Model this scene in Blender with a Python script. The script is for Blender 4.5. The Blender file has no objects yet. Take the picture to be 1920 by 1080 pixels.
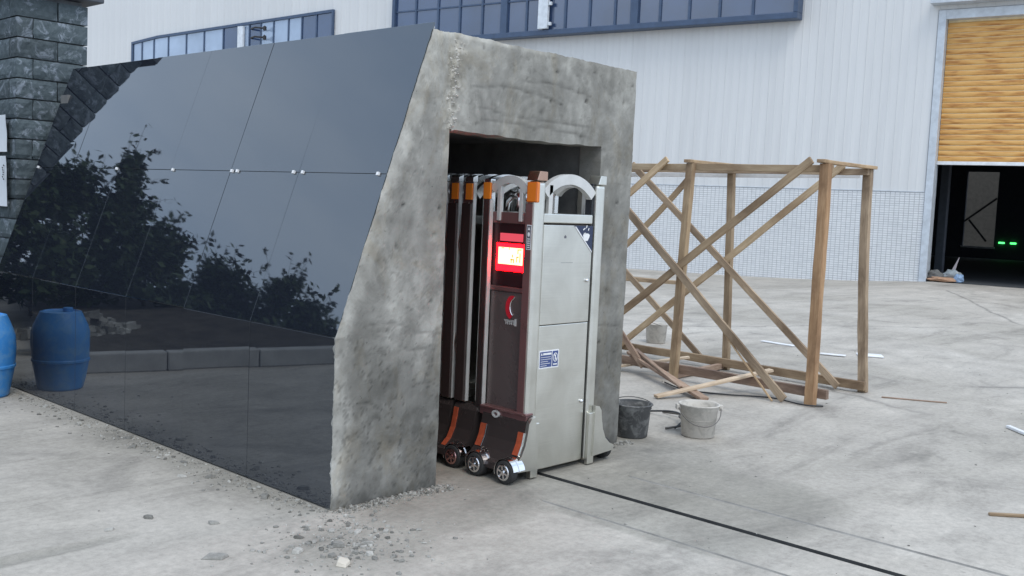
import bpy, bmesh, math, random
from mathutils import Vector, Matrix, noise
R_ = math.radians
sc = bpy.context.scene
COL = sc.collection
rnd = random.Random(7)

# ------------------------------------------------------------------ camera
cam_d = bpy.data.cameras.new('camera')
cam_d.sensor_fit = 'HORIZONTAL'; cam_d.sensor_width = 36.0
cam_d.lens = 1901.0 / 1920.0 * 36.0
cam_d.clip_start = 0.05; cam_d.clip_end = 1000.0
cam = bpy.data.objects.new('camera', cam_d); COL.objects.link(cam)
def _ray(u, v): return Vector(((u - 960) / 1901.0, -(v - 540) / 1901.0, -1.0))
_Y = _ray(-1100, 290).normalized()
_X = _ray(2724, 461); _X = (_X - _Y * _X.dot(_Y)).normalized()
_Z = _X.cross(_Y)
cam.matrix_world = Matrix((_X, _Y, _Z)).to_4x4()
cam.matrix_world.translation = Vector((0, 0, 1.45))
sc.camera = cam

# ------------------------------------------------------------------ world, sun, exposure
SUN_EL, SUN_ROT = R_(58), R_(203)
w = bpy.data.worlds.new('World'); sc.world = w; w.use_nodes = True
nt = w.node_tree; nt.nodes.clear()
n_out = nt.nodes.new('ShaderNodeOutputWorld'); n_bg = nt.nodes.new('ShaderNodeBackground')
n_sky = nt.nodes.new('ShaderNodeTexSky'); n_sky.sky_type = 'NISHITA'; n_sky.sun_disc = False
n_sky.sun_elevation = SUN_EL; n_sky.sun_rotation = SUN_ROT; n_sky.dust_density = 3.0; n_sky.air_density = 1.2
n_tc = nt.nodes.new('ShaderNodeTexCoord')
n_map = nt.nodes.new('ShaderNodeMapping'); n_map.inputs['Scale'].default_value = (1.6, 1.6, 4.2)
n_noi = nt.nodes.new('ShaderNodeTexNoise'); n_noi.inputs['Scale'].default_value = 1.5; n_noi.inputs['Detail'].default_value = 6
n_rmp = nt.nodes.new('ShaderNodeValToRGB')
n_rmp.color_ramp.elements[0].position = 0.32; n_rmp.color_ramp.elements[0].color = (6.5, 8.4, 11.3, 1)
n_rmp.color_ramp.elements[1].position = 0.68; n_rmp.color_ramp.elements[1].color = (10.2, 11.7, 13.8, 1)
n_mix = nt.nodes.new('ShaderNodeMix'); n_mix.data_type = 'RGBA'; n_mix.inputs[0].default_value = 0.86
nt.links.new(n_tc.outputs['Generated'], n_map.inputs[0]); nt.links.new(n_map.outputs[0], n_noi.inputs[0])
nt.links.new(n_noi.outputs[0], n_rmp.inputs[0])
nt.links.new(n_sky.outputs[0], n_mix.inputs[6]); nt.links.new(n_rmp.outputs[0], n_mix.inputs[7])
nt.links.new(n_mix.outputs[2], n_bg.inputs[0]); n_bg.inputs[1].default_value = 0.10
nt.links.new(n_bg.outputs[0], n_out.inputs[0])
sun_d = bpy.data.lights.new('sun', 'SUN'); sun_d.energy = 1.1; sun_d.angle = R_(25); sun_d.color = (1.0, 0.95, 0.86)
sun = bpy.data.objects.new('sun', sun_d); COL.objects.link(sun)
_sd = Vector((math.sin(SUN_ROT) * math.cos(SUN_EL), math.cos(SUN_ROT) * math.cos(SUN_EL), math.sin(SUN_EL)))
sun.rotation_euler = _sd.to_track_quat('Z', 'Y').to_euler()
sc.view_settings.view_transform = 'Standard'; sc.view_settings.look = 'None'
sc.view_settings.exposure = 0.33; sc.view_settings.gamma = 1.0; sc.view_settings.use_curve_mapping = False

# ------------------------------------------------------------------ helpers
WM = {}
def link(o, parent=None, M=None):
    COL.objects.link(o)
    M = M or Matrix.Identity(4)
    WM[o] = M.copy()
    if parent is not None:
        o.parent = parent
        o.matrix_basis = WM[parent].inverted() @ M
    else:
        o.matrix_basis = M
    return o
def tag(o, label=None, cat=None, group=None, kind=None):
    if label: o['label'] = label
    if cat: o['category'] = cat
    if group: o['group'] = group
    if kind: o['kind'] = kind
    return o
def thing(name, loc, label, cat, group=None):
    o = bpy.data.objects.new(name, None); o.empty_display_size = 0.2
    link(o, None, Matrix.Translation(Vector(loc)))
    return tag(o, label, cat, group)

class MB:
    """collects shapes (world coordinates) into one mesh"""
    def __init__(s): s.v = []; s.f = []; s.m = []; s.cur = 0
    def add(s, vs, fs, mi=None):
        b = len(s.v); s.v += [tuple(p) for p in vs]
        for f in fs: s.f.append([b + i for i in f]); s.m.append(s.cur if mi is None else mi)
    def box(s, x0, x1, y0, y1, z0, z1, M=None):
        vs = [Vector((x, y, z)) for z in (z0, z1) for y in (y0, y1) for x in (x0, x1)]
        if M: vs = [M @ p for p in vs]
        s.add(vs, [(0, 2, 3, 1), (4, 5, 7, 6), (0, 1, 5, 4), (2, 6, 7, 3), (0, 4, 6, 2), (1, 3, 7, 5)])
    def prism(s, pts, vec):
        """pts: closed 3D polygon, extruded by vec"""
        n = len(pts); vec = Vector(vec)
        a = [Vector(p) for p in pts]; b = [p + vec for p in a]
        s.add(a + b, [tuple(range(n - 1, -1, -1)), tuple(range(n, 2 * n))] + [(i, (i + 1) % n, n + (i + 1) % n, n + i) for i in range(n)])
    def poly(s, pts): s.add(pts, [tuple(range(len(pts)))])
    def tube(s, path, r, k=8, cap=True):
        rs = r if isinstance(r, (list, tuple)) else [r] * len(path)
        P = [Vector(p) for p in path]; vs = []; fs = []
        for i, p in enumerate(P):
            t = (P[min(i + 1, len(P) - 1)] - P[max(i - 1, 0)]).normalized()
            a = t.orthogonal().normalized() if i == 0 else (a - t * a.dot(t)).normalized()
            b = t.cross(a)
            for j in range(k):
                q = 2 * math.pi * j / k; vs.append(p + (a * math.cos(q) + b * math.sin(q)) * rs[i])
        for i in range(len(P) - 1):
            for j in range(k):
                fs.append((i * k + j, i * k + (j + 1) % k, (i + 1) * k + (j + 1) % k, (i + 1) * k + j))
        if cap:
            fs.append(tuple(range(k - 1, -1, -1))); fs.append(tuple(range((len(P) - 1) * k, len(P) * k)))
        s.add(vs, fs)
    def lathe(s, c, prof, axis='z', k=24, wob=0.0, seed=0.0):
        """prof: list of (r, h) along the axis from c"""
        c = Vector(c); vs = []; fs = []
        for (r, h) in prof:
            for j in range(k):
                q = 2 * math.pi * j / k
                rr = r * (1 + wob * noise.noise(Vector((math.cos(q) * 1.3 + seed, math.sin(q) * 1.3, h * 5 + seed))))
                if axis == 'z': p = Vector((rr * math.cos(q), rr * math.sin(q), h))
                else: p = Vector((h, rr * math.cos(q), rr * math.sin(q)))
                vs.append(c + p)
        for i in range(len(prof) - 1):
            for j in range(k):
                fs.append((i * k + j, i * k + (j + 1) % k, (i + 1) * k + (j + 1) % k, (i + 1) * k + j))
        s.add(vs, fs)
    def mesh(s, name, mats, smooth=False, bevel=0, segs=2, origin=None, recalc=True):
        me = bpy.data.meshes.new(name)
        o = Vector(origin) if origin is not None else Vector((0, 0, 0))
        me.from_pydata([tuple(Vector(p) - o) for p in s.v], [], s.f)
        mats = mats if isinstance(mats, (list, tuple)) else [mats]
        for m in mats: me.materials.append(m)
        if len(mats) > 1: me.polygons.foreach_set('material_index', s.m)
        if bevel or recalc:
            bm = bmesh.new(); bm.from_mesh(me)
            if recalc: bmesh.ops.recalc_face_normals(bm, faces=bm.faces)
            if bevel:
                es = [e for e in bm.edges if len(e.link_faces) == 2 and e.calc_face_angle(0) > 0.6]
                bmesh.ops.bevel(bm, geom=es, offset=bevel, segments=segs, affect='EDGES', profile=0.5, clamp_overlap=True)
            bm.to_mesh(me); bm.free()
        if smooth: me.polygons.foreach_set('use_smooth', [True] * len(me.polygons))
        me.update()
        return me
    def obj(s, name, mats, parent=None, smooth=False, bevel=0, segs=2, origin=None, recalc=True):
        """object whose mesh origin sits at `origin` (world)"""
        if origin is None:
            n = max(1, len(s.v)); origin = Vector((sum(p[0] for p in s.v) / n, sum(p[1] for p in s.v) / n, min(p[2] for p in s.v)))
        me = s.mesh(name, mats, smooth, bevel, segs, origin, recalc)
        return link(bpy.data.objects.new(name, me), parent, Matrix.Translation(Vector(origin)))
def inst(name, me, parent, M):
    return link(bpy.data.objects.new(name, me), parent, M)

# ------------------------------------------------------------------ materials
def nm(name):
    m = bpy.data.materials.new(name); m.use_nodes = True
    t = m.node_tree; b = t.nodes['Principled BSDF']
    return m, t, b
def N(t, typ, **kw):
    n = t.nodes.new(typ)
    for k, v in kw.items():
        if k in n.inputs: n.inputs[k].default_value = v
        else: setattr(n, k, v)
    return n
def L(t, a, b): t.links.new(a, b)
def coords(t, scale=(1, 1, 1), which='Object', rot=(0, 0, 0)):
    tc = N(t, 'ShaderNodeTexCoord'); mp = N(t, 'ShaderNodeMapping')
    mp.inputs['Scale'].default_value = scale; mp.inputs['Rotation'].default_value = rot
    L(t, tc.outputs[which], mp.inputs[0]); return mp.outputs[0]
def noi(t, co, scale, detail=5, rough=0.6, dist=0.0):
    n = N(t, 'ShaderNodeTexNoise'); n.inputs['Scale'].default_value = scale; n.inputs['Detail'].default_value = detail
    n.inputs['Roughness'].default_value = rough; n.inputs['Distortion'].default_value = dist
    if co is not None: L(t, co, n.inputs['Vector'])
    return n.outputs[0]
def ramp(t, fac, stops):
    r = N(t, 'ShaderNodeValToRGB'); e = r.color_ramp.elements
    while len(e) < len(stops): e.new(0.5)
    for i, (p, c) in enumerate(stops):
        e[i].position = p; e[i].color = (c, c, c, 1) if isinstance(c, (int, float)) else (*c, 1)
    L(t, fac, r.inputs[0]); return r.outputs[0]
def mix(t, fac, a, b, mode='MIX'):
    m = N(t, 'ShaderNodeMix', data_type='RGBA', blend_type=mode)
    for idx, val in ((0, fac), (6, a), (7, b)):
        if isinstance(val, (int, float)): m.inputs[idx].default_value = val if idx == 0 else (val, val, val, 1)
        elif isinstance(val, tuple): m.inputs[idx].default_value = (*val, 1)
        else: L(t, val, m.inputs[idx])
    return m.outputs[2]
def math_(t, op, a, b=0.0):
    m = N(t, 'ShaderNodeMath', operation=op)
    for i, v in ((0, a), (1, b)):
        if isinstance(v, (int, float)): m.inputs[i].default_value = v
        else: L(t, v, m.inputs[i])
    return m.outputs[0]
def bump(t, b, h, strength=0.3, dist=0.01):
    bp = N(t, 'ShaderNodeBump'); bp.inputs['Strength'].default_value = strength; bp.inputs['Distance'].default_value = dist
    L(t, h, bp.inputs['Height']); L(t, bp.outputs[0], b.inputs['Normal'])
def simple(name, col, rough=0.6, metal=0.0, var=0.15, scale=6.0, bmp=0.0, bscale=60, spec=0.5):
    m, t, b = nm(name); co = coords(t)
    n = noi(t, co, scale)
    lo = tuple(c * (1 - var) for c in col); hi = tuple(min(1, c * (1 + var)) for c in col)
    L(t, ramp(t, n, [(0.3, lo), (0.7, hi)]), b.inputs['Base Color'])
    b.inputs['Roughness'].default_value = rough; b.inputs['Metallic'].default_value = metal
    b.inputs['Specular IOR Level'].default_value = spec
    if bmp: bump(t, b, noi(t, co, bscale), bmp, 0.004)
    return m
def emit(name, col, strength):
    m, t, b = nm(name); b.inputs['Base Color'].default_value = (0.02, 0.02, 0.02, 1)
    b.inputs['Emission Color'].default_value = (*col, 1); b.inputs['Emission Strength'].default_value = strength
    return m

def m_ground():
    m, t, b = nm('yard_concrete'); co = coords(t)
    big = noi(t, co, 0.32, 6, 0.65, 0.6); mid = noi(t, co, 1.7, 8, 0.7, 0.8); fine = noi(t, co, 26, 6, 0.75)
    st = noi(t, coords(t, (0.5, 2.2, 1), rot=(0, 0, R_(-38))), 0.9, 7, 0.7, 1.2)
    base = ramp(t, big, [(0.28, (0.34, 0.315, 0.27)), (0.5, (0.445, 0.41, 0.36)), (0.72, (0.535, 0.50, 0.445))])
    base = mix(t, 0.75, base, ramp(t, mid, [(0.28, 0.52), (0.45, 0.90), (0.70, 1.12)]), 'MULTIPLY')
    base = mix(t, 0.8, base, ramp(t, st, [(0.3, 0.66), (0.47, 0.98), (0.7, 1.10)]), 'MULTIPLY')
    grit = noi(t, co, 120, 3, 0.7)
    base = mix(t, 0.6, base, ramp(t, grit, [(0.30, 0.62), (0.42, 1.0), (0.62, 1.0), (0.70, 1.2)]), 'MULTIPLY')
    base = mix(t, 0.85, base, ramp(t, fine, [(0.3, 0.74), (0.6, 1.05)]), 'MULTIPLY')
    crisp = noi(t, coords(t, (1.0, 1.7, 1), rot=(0, 0, R_(-38))), 1.15, 12, 0.78, 0.4)
    base = mix(t, 0.8, base, ramp(t, crisp, [(0.36, 0.78), (0.43, 0.97), (0.55, 1.0), (0.60, 1.10)]), 'MULTIPLY')
    scr = noi(t, coords(t, (0.7, 9, 1), rot=(0, 0, R_(22))), 1.6, 9, 0.75, 0.3)
    base = mix(t, 0.5, base, ramp(t, scr, [(0.30, 0.72), (0.38, 1.0), (0.66, 1.0), (0.74, 1.12)]), 'MULTIPLY')
    # small dark specks
    sp = N(t, 'ShaderNodeTexVoronoi', feature='F1'); sp.inputs['Scale'].default_value = 7.0; L(t, co, sp.inputs['Vector'])
    spm = ramp(t, sp.outputs['Distance'], [(0.05, 0.62), (0.10, 1.0)])
    base = mix(t, math_(t, 'MULTIPLY', ramp(t, mid, [(0.5, 0.0), (0.62, 1.0)]), 0.8), base, mix(t, 1.0, base, spm, 'MULTIPLY'))
    # darker ground around the gate track, crumb spill and granite foot (attribute painted on the mesh)
    at = N(t, 'ShaderNodeAttribute'); at.attribute_name = 'darkened'
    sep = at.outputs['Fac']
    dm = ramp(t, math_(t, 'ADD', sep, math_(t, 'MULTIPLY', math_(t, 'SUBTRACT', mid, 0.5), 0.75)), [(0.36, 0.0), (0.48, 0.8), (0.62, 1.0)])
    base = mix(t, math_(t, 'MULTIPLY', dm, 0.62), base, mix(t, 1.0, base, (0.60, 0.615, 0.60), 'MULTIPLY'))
    # thin cracks
    vo = N(t, 'ShaderNodeTexVoronoi', feature='DISTANCE_TO_EDGE'); vo.inputs['Scale'].default_value = 0.16
    L(t, mix(t, 0.35, co, noi(t, co, 0.8, 5, 0.6)), vo.inputs['Vector'])
    crk = math_(t, 'MULTIPLY', ramp(t, vo.outputs['Distance'], [(0.0, 1.0), (0.0022, 0.6), (0.004, 0.0)]), ramp(t, big, [(0.44, 0.0), (0.54, 0.75)]))
    gp = N(t, 'ShaderNodeNewGeometry'); gx = N(t, 'ShaderNodeSeparateXYZ'); L(t, gp.outputs['Position'], gx.inputs[0])
    crk = math_(t, 'MULTIPLY', crk, ramp(t, math_(t, 'MULTIPLY', gx.outputs[0], 0.1), [(0.60, 0.0), (0.72, 0.8)]))
    base = mix(t, crk, base, (0.12, 0.115, 0.105))
    L(t, base, b.inputs['Base Color'])
    L(t, ramp(t, mid, [(0.3, 0.72), (0.7, 0.92)]), b.inputs['Roughness'])
    b.inputs['Specular IOR Level'].default_value = 0.35
    h = math_(t, 'ADD', math_(t, 'MULTIPLY', mid, 0.8), math_(t, 'MULTIPLY', fine, 0.35))
    bump(t, b, h, 0.32, 0.012)
    return m
def m_portal():
    m, t, b = nm('rough_mortar'); co = coords(t)
    a = noi(t, co, 2.6, 12, 0.72, 0.5); c = noi(t, co, 8, 10, 0.76, 0.3); f = noi(t, co, 90, 5, 0.7)
    st = noi(t, coords(t, (7, 7, 1.1)), 1.4, 9, 0.72, 0.5)
    at = N(t, 'ShaderNodeAttribute'); at.attribute_name = 'tone'
    base = ramp(t, a, [(0.30, (0.225, 0.222, 0.208)), (0.47, (0.285, 0.282, 0.266)), (0.50, (0.315, 0.312, 0.296)), (0.56, (0.34, 0.337, 0.32)), (0.70, (0.40, 0.397, 0.38))])
    sm = noi(t, coords(t, (1.4, 1, 9), rot=(0, R_(12), 0)), 2.2, 11, 0.8, 0.5)
    base = mix(t, 0.6, base, ramp(t, sm, [(0.34, 0.70), (0.40, 0.97), (0.60, 1.0), (0.66, 1.2)]), 'MULTIPLY')
    base = mix(t, 0.5, base, ramp(t, c, [(0.30, 0.62), (0.40, 0.95), (0.58, 1.0), (0.63, 1.22)]), 'MULTIPLY')
    base = mix(t, 0.5, base, ramp(t, st, [(0.32, 0.70), (0.40, 1.0), (0.66, 1.0), (0.70, 1.12)]), 'MULTIPLY')
    pit = noi(t, co, 42, 3, 0.6)
    base = mix(t, 0.8, base, ramp(t, pit, [(0.27, 0.45), (0.33, 1.0)]), 'MULTIPLY')
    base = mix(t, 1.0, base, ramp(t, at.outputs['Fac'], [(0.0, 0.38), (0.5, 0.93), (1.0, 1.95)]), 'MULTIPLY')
    base = mix(t, 1.0, base, (0.86, 0.845, 0.805), 'MULTIPLY')
    br = noi(t, coords(t, (2.2, 1, 1.2)), 1.7, 10, 0.75, 0.6)
    base = mix(t, ramp(t, br, [(0.50, 0.0), (0.58, 0.30), (0.68, 0.55)]), base, mix(t, 1.0, base, (0.80, 0.70, 0.54), 'MULTIPLY'))
    dk = noi(t, co, 5.5, 12, 0.82, 0.2)
    base = mix(t, 0.9, base, ramp(t, dk, [(0.30, 0.55), (0.37, 0.92), (0.45, 1.0), (0.63, 1.0), (0.67, 1.25)]), 'MULTIPLY')
    L(t, base, b.inputs['Base Color']); b.inputs['Roughness'].default_value = 0.93; b.inputs['Specular IOR Level'].default_value = 0.25
    bump(t, b, math_(t, 'ADD', math_(t, 'MULTIPLY', c, 0.3), math_(t, 'ADD', math_(t, 'MULTIPLY', f, 0.55), math_(t, 'MULTIPLY', ramp(t, pit, [(0.27, 0.0), (0.33, 1.0)]), 0.4))), 0.30, 0.007)
    return m
def m_granite():
    m, t, b = nm('polished_black_granite'); co = coords(t, which='Object')
    f = noi(t, co, 260, 3, 0.6)
    L(t, ramp(t, f, [(0.35, (0.006, 0.0078, 0.012)), (0.68, (0.016, 0.020, 0.030))]), b.inputs['Base Color'])
    d = noi(t, co, 2.2, 7, 0.7, 0.6)
    L(t, ramp(t, d, [(0.40, 0.014), (0.8, 0.055)]), b.inputs['Roughness'])
    b.inputs['IOR'].default_value = 2.10; b.inputs['Specular Tint'].default_value = (0.86, 0.94, 1.0, 1)
    bump(t, b, noi(t, co, 1.6, 2, 0.5), 0.04, 0.01)
    # dust film near the ground
    geo = N(t, 'ShaderNodeNewGeometry'); sx = N(t, 'ShaderNodeSeparateXYZ'); L(t, geo.outputs['Position'], sx.inputs[0])
    dust = ramp(t, math_(t, 'ADD', math_(t, 'MULTIPLY', sx.outputs[2], 1.1), math_(t, 'MULTIPLY', d, 0.6)), [(0.25, 0.16), (0.55, 0.03), (1.0, 0.008)])
    df = N(t, 'ShaderNodeBsdfDiffuse'); df.inputs[0].default_value = (0.20, 0.21, 0.23, 1)
    ms = N(t, 'ShaderNodeMixShader'); L(t, dust, ms.inputs[0]); L(t, b.outputs[0], ms.inputs[1]); L(t, df.outputs[0], ms.inputs[2])
    L(t, ms.outputs[0], t.nodes['Material Output'].inputs[0])
    return m
def m_steel(name, col, rough, aniso=True, var=0.12):
    m, t, b = nm(name); b.inputs['Metallic'].default_value = 1.0
    br = noi(t, coords(t, (1.2, 1.2, 240)), 2.0, 4, 0.7); bl = noi(t, coords(t), 3.0, 5, 0.6, 0.4)
    L(t, mix(t, 0.6, ramp(t, bl, [(0.3, tuple(c * (1 - var) for c in col)), (0.7, tuple(min(1, c * (1 + var)) for c in col))]), ramp(t, br, [(0.3, 0.86), (0.7, 1.05)]), 'MULTIPLY'), b.inputs['Base Color'])
    L(t, ramp(t, bl, [(0.3, rough * 0.85), (0.7, rough * 1.2)]), b.inputs['Roughness'])
    bump(t, b, br if aniso else bl, 0.06, 0.003)
    return m
def m_wood(name, c0, c1, dark):
    m, t, b = nm(name); co = coords(t, (1.0, 9, 9))
    g = noi(t, co, 4.5, 6, 0.65, 1.1); lg = noi(t, coords(t, (1, 2, 2)), 1.8, 5, 0.6, 0.4)
    oi = N(t, 'ShaderNodeObjectInfo')
    base = ramp(t, g, [(0.3, c0), (0.65, c1)])
    base = mix(t, ramp(t, lg, [(0.42, 0.0), (0.66, 0.8)]), base, dark)
    base = mix(t, 1.0, base, ramp(t, oi.outputs['Random'], [(0.0, (0.62, 0.60, 0.58)), (0.5, (0.95, 0.92, 0.86)), (1.0, (1.15, 1.08, 0.98))]), 'MULTIPLY')
    L(t, base, b.inputs['Base Color']); b.inputs['Roughness'].default_value = 0.8; b.inputs['Specular IOR Level'].default_value = 0.25
    bump(t, b, g, 0.35, 0.006)
    return m
def m_stone():
    m, t, b = nm('split_dark_stone'); tc = coords(t); oi = N(t, 'ShaderNodeObjectInfo')
    va = N(t, 'ShaderNodeVectorMath', operation='ADD'); L(t, tc, va.inputs[0])
    sc_ = N(t, 'ShaderNodeVectorMath', operation='SCALE'); L(t, oi.outputs['Location'], sc_.inputs[0]); sc_.inputs[3].default_value = 7.0
    L(t, sc_.outputs[0], va.inputs[1]); co = va.outputs[0]
    a = noi(t, co, 9, 8, 0.72, 0.9); c = noi(t, co, 30, 6, 0.7)
    base = ramp(t, c, [(0.3, (0.042, 0.060, 0.068)), (0.7, (0.092, 0.118, 0.13))])
    base = mix(t, ramp(t, a, [(0.53, 0.0), (0.62, 0.8)]), base, (0.25, 0.285, 0.33))
    base = mix(t, 1.0, base, ramp(t, oi.outputs['Random'], [(0.0, 0.75), (1.0, 1.2)]), 'MULTIPLY')
    L(t, base, b.inputs['Base Color']); b.inputs['Roughness'].default_value = 0.75
    bump(t, b, math_(t, 'ADD', a, math_(t, 'MULTIPLY', c, 0.5)), 0.6, 0.02)
    return m
def m_metal_wall():
    m, t, b = nm('white_sheet_metal'); co = coords(t, which='Object')
    s = noi(t, coords(t, (6, 6, 0.25)), 1.0, 6, 0.65); oi = N(t, 'ShaderNodeObjectInfo')
    base = ramp(t, s, [(0.3, (0.60, 0.60, 0.592)), (0.7, (0.67, 0.668, 0.655))])
    base = mix(t, 1.0, base, ramp(t, oi.outputs['Random'], [(0.0, 0.965), (1.0, 1.02)]), 'MULTIPLY')
    L(t, base, b.inputs['Base Color']); b.inputs['Roughness'].default_value = 0.5
    return m
def m_shutter():
    m, t, b = nm('woodgrain_shutter'); oi = N(t, 'ShaderNodeObjectInfo')
    va = N(t, 'ShaderNodeVectorMath', operation='ADD'); L(t, coords(t, (1.5, 1.0, 11)), va.inputs[0])
    cb = N(t, 'ShaderNodeCombineXYZ'); L(t, math_(t, 'MULTIPLY', oi.outputs['Random'], 60.0), cb.inputs[0]); L(t, math_(t, 'MULTIPLY', oi.outputs['Random'], 31.0), cb.inputs[2])
    L(t, cb.outputs[0], va.inputs[1])
    g = noi(t, va.outputs[0], 1.35, 3, 0.55, 0.3)
    base = ramp(t, g, [(0.32, (0.40, 0.165, 0.035)), (0.41, (0.53, 0.25, 0.06)), (0.50, (0.64, 0.335, 0.09)), (0.70, (0.69, 0.40, 0.13))])
    L(t, base, b.inputs['Base Color']); b.inputs['Roughness'].default_value = 0.5
    return m
def m_glass(name, col, rough=0.03):
    m, t, b = nm(name); co = coords(t)
    L(t, ramp(t, noi(t, co, 0.6, 3), [(0.3, tuple(c * 0.8 for c in col)), (0.7, tuple(c * 1.2 for c in col))]), b.inputs['Base Color'])
    b.inputs['Roughness'].default_value = rough; b.inputs['IOR'].default_value = 2.1
    bump(t, b, noi(t, co, 0.9, 2), 0.05, 0.02)
    return m
def m_leaf():
    m, t, b = nm('leaf'); oi = N(t, 'ShaderNodeNewGeometry')
    r = ramp(t, oi.outputs['Random Per Island'], [(0.0, (0.018, 0.032, 0.012)), (0.6, (0.035, 0.060, 0.020)), (1.0, (0.060, 0.085, 0.030))])
    L(t, r, b.inputs['Base Color']); b.inputs['Roughness'].default_value = 0.6; b.inputs['Specular IOR Level'].default_value = 0.25
    return m
def m_bucket(name, c0, c1, dirt):
    m, t, b = nm(name); co = coords(t)
    a = noi(t, co, 14, 7, 0.7, 0.6)
    base = ramp(t, noi(t, co, 5), [(0.3, c0), (0.7, c1)])
    base = mix(t, ramp(t, a, [(0.46, 0.0), (0.62, 0.85)]), base, dirt)
    L(t, base, b.inputs['Base Color']); b.inputs['Roughness'].default_value = 0.75; bump(t, b, a, 0.4, 0.006)
    return m

MG = m_ground(); MP = m_portal(); MGR = m_granite(); MST = m_stone(); MW = m_metal_wall(); MSH = m_shutter(); MLEAF = m_leaf()
STEEL = m_steel('brushed_steel', (0.73, 0.72, 0.66), 0.33)
STEEL_B = m_steel('bright_steel', (0.74, 0.74, 0.72), 0.22)
CHROME = m_steel('chrome', (0.85, 0.85, 0.86), 0.09, False, 0.04)
SATIN_ST = simple('satin_light_steel', (0.62, 0.615, 0.59), 0.35, 0.25)
SIDE_TINT = simple('dark_brown_side_tint', (0.045, 0.030, 0.028), 0.3)
DARK_ST = m_steel('tinted_dark_steel', (0.150, 0.118, 0.112), 0.28); DARK_ST.node_tree.nodes['Principled BSDF'].inputs['Metallic'].default_value = 0.35
MAROON = m_steel('dark_maroon_steel', (0.19, 0.095, 0.092), 0.30); MAROON.node_tree.nodes['Principled BSDF'].inputs['Metallic'].default_value = 0.35
BLACK = simple('black_plastic', (0.02, 0.02, 0.022), 0.5)
RUBBER = simple('black_rubber', (0.025, 0.025, 0.025), 0.75, bmp=0.2)
MORTAR = simple('pale_mortar', (0.42, 0.43, 0.43), 0.9, bmp=0.4)
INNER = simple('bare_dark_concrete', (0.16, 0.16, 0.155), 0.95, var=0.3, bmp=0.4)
WOOD_G = m_wood('weathered_pine', (0.36, 0.26, 0.165), (0.52, 0.395, 0.265), (0.19, 0.125, 0.08))
WOOD_O = m_wood('orange_pine', (0.34, 0.205, 0.115), (0.50, 0.33, 0.20), (0.20, 0.12, 0.07))
WOOD_P = m_wood('pale_pine', (0.50, 0.40, 0.30), (0.66, 0.56, 0.45), (0.34, 0.25, 0.18))
WOOD_R = m_wood('reddish_board', (0.27, 0.185, 0.14), (0.42, 0.315, 0.25), (0.13, 0.085, 0.07))
NAVY_F = simple('navy_frame', (0.045, 0.075, 0.135), 0.42)
GLASS_D = m_glass('dark_blue_glass', (0.028, 0.052, 0.115))
GLASS_L = m_glass('pale_glass', (0.30, 0.38, 0.50), 0.06)
PALE_AL = simple('pale_aluminium', (0.62, 0.66, 0.70), 0.4)
JAMB = simple('light_grey_flashing', (0.52, 0.56, 0.60), 0.45)
def m_tile():
    m, t, b = nm('white_glazed_tile'); g = N(t, 'ShaderNodeNewGeometry'); co = coords(t, (1, 1, 0.4))
    base = ramp(t, g.outputs['Random Per Island'], [(0.0, (0.66, 0.67, 0.675)), (0.3, (0.69, 0.70, 0.70)), (1.0, (0.73, 0.735, 0.735))])
    base = mix(t, 0.8, base, ramp(t, noi(t, co, 1.3, 8, 0.7), [(0.30, 0.90), (0.5, 1.0)]), 'MULTIPLY')
    L(t, base, b.inputs['Base Color']); b.inputs['Roughness'].default_value = 0.3; return m
TILE = m_tile()
GROUT = simple('grey_grout', (0.43, 0.435, 0.44), 0.9)
DARKIN = simple('dark_hall_wall', (0.035, 0.04, 0.05), 0.8)
WHITE_P = simple('white_plastic', (0.75, 0.76, 0.77), 0.5)
PAPER = simple('white_paper', (0.72, 0.75, 0.78), 0.85, var=0.05)
INK = simple('black_ink', (0.03, 0.03, 0.035), 0.7)
BLUE_P = m_bucket('scuffed_blue_plastic', (0.035, 0.20, 0.52), (0.050, 0.26, 0.62), (0.12, 0.29, 0.52)); BLUE_P.node_tree.nodes['Principled BSDF'].inputs['Roughness'].default_value = 0.4
LBLUE = simple('label_blue', (0.045, 0.075, 0.22), 0.4)
NAVY_S = simple('sticker_navy', (0.018, 0.03, 0.075), 0.35)
WHITE_S = simple('sticker_white', (0.78, 0.78, 0.78), 0.4)
GREY_S = simple('sticker_grey', (0.12, 0.12, 0.14), 0.4)
RED_L = simple('emblem_red', (0.55, 0.02, 0.035), 0.3)
def m_chip():
    m, t, b = nm('mortar_chip'); g = N(t, 'ShaderNodeNewGeometry'); oi = N(t, 'ShaderNodeObjectInfo'); co = coords(t)
    f = math_(t, 'FRACT', math_(t, 'ADD', g.outputs['Random Per Island'], oi.outputs['Random']))
    base = ramp(t, f, [(0.0, (0.13, 0.125, 0.11)), (0.55, (0.27, 0.26, 0.235)), (1.0, (0.44, 0.425, 0.385))])
    base = mix(t, 0.7, base, ramp(t, noi(t, co, 45, 6, 0.7), [(0.3, 0.6), (0.7, 1.2)]), 'MULTIPLY')
    L(t, base, b.inputs['Base Color']); b.inputs['Roughness'].default_value = 0.95; bump(t, b, noi(t, co, 60, 5, 0.7), 0.5, 0.004); return m
CHIP = m_chip() if True else simple('mortar_chip', (0.22, 0.21, 0.19), 0.95, var=0.45, scale=3, bmp=0.4)
CHIP_W = simple('white_stone', (0.55, 0.50, 0.42), 0.9, var=0.1, bmp=0.3)
BARK = simple('bark', (0.10, 0.08, 0.06), 0.9, var=0.4, bmp=0.6)
SOIL = simple('dark_soil', (0.06, 0.052, 0.042), 0.95, var=0.4, bmp=0.8, bscale=14)
KERB = simple('kerb_concrete', (0.38, 0.37, 0.35), 0.9, bmp=0.3)
CARD = simple('brown_cardboard', (0.40, 0.24, 0.15), 0.85)
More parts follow.
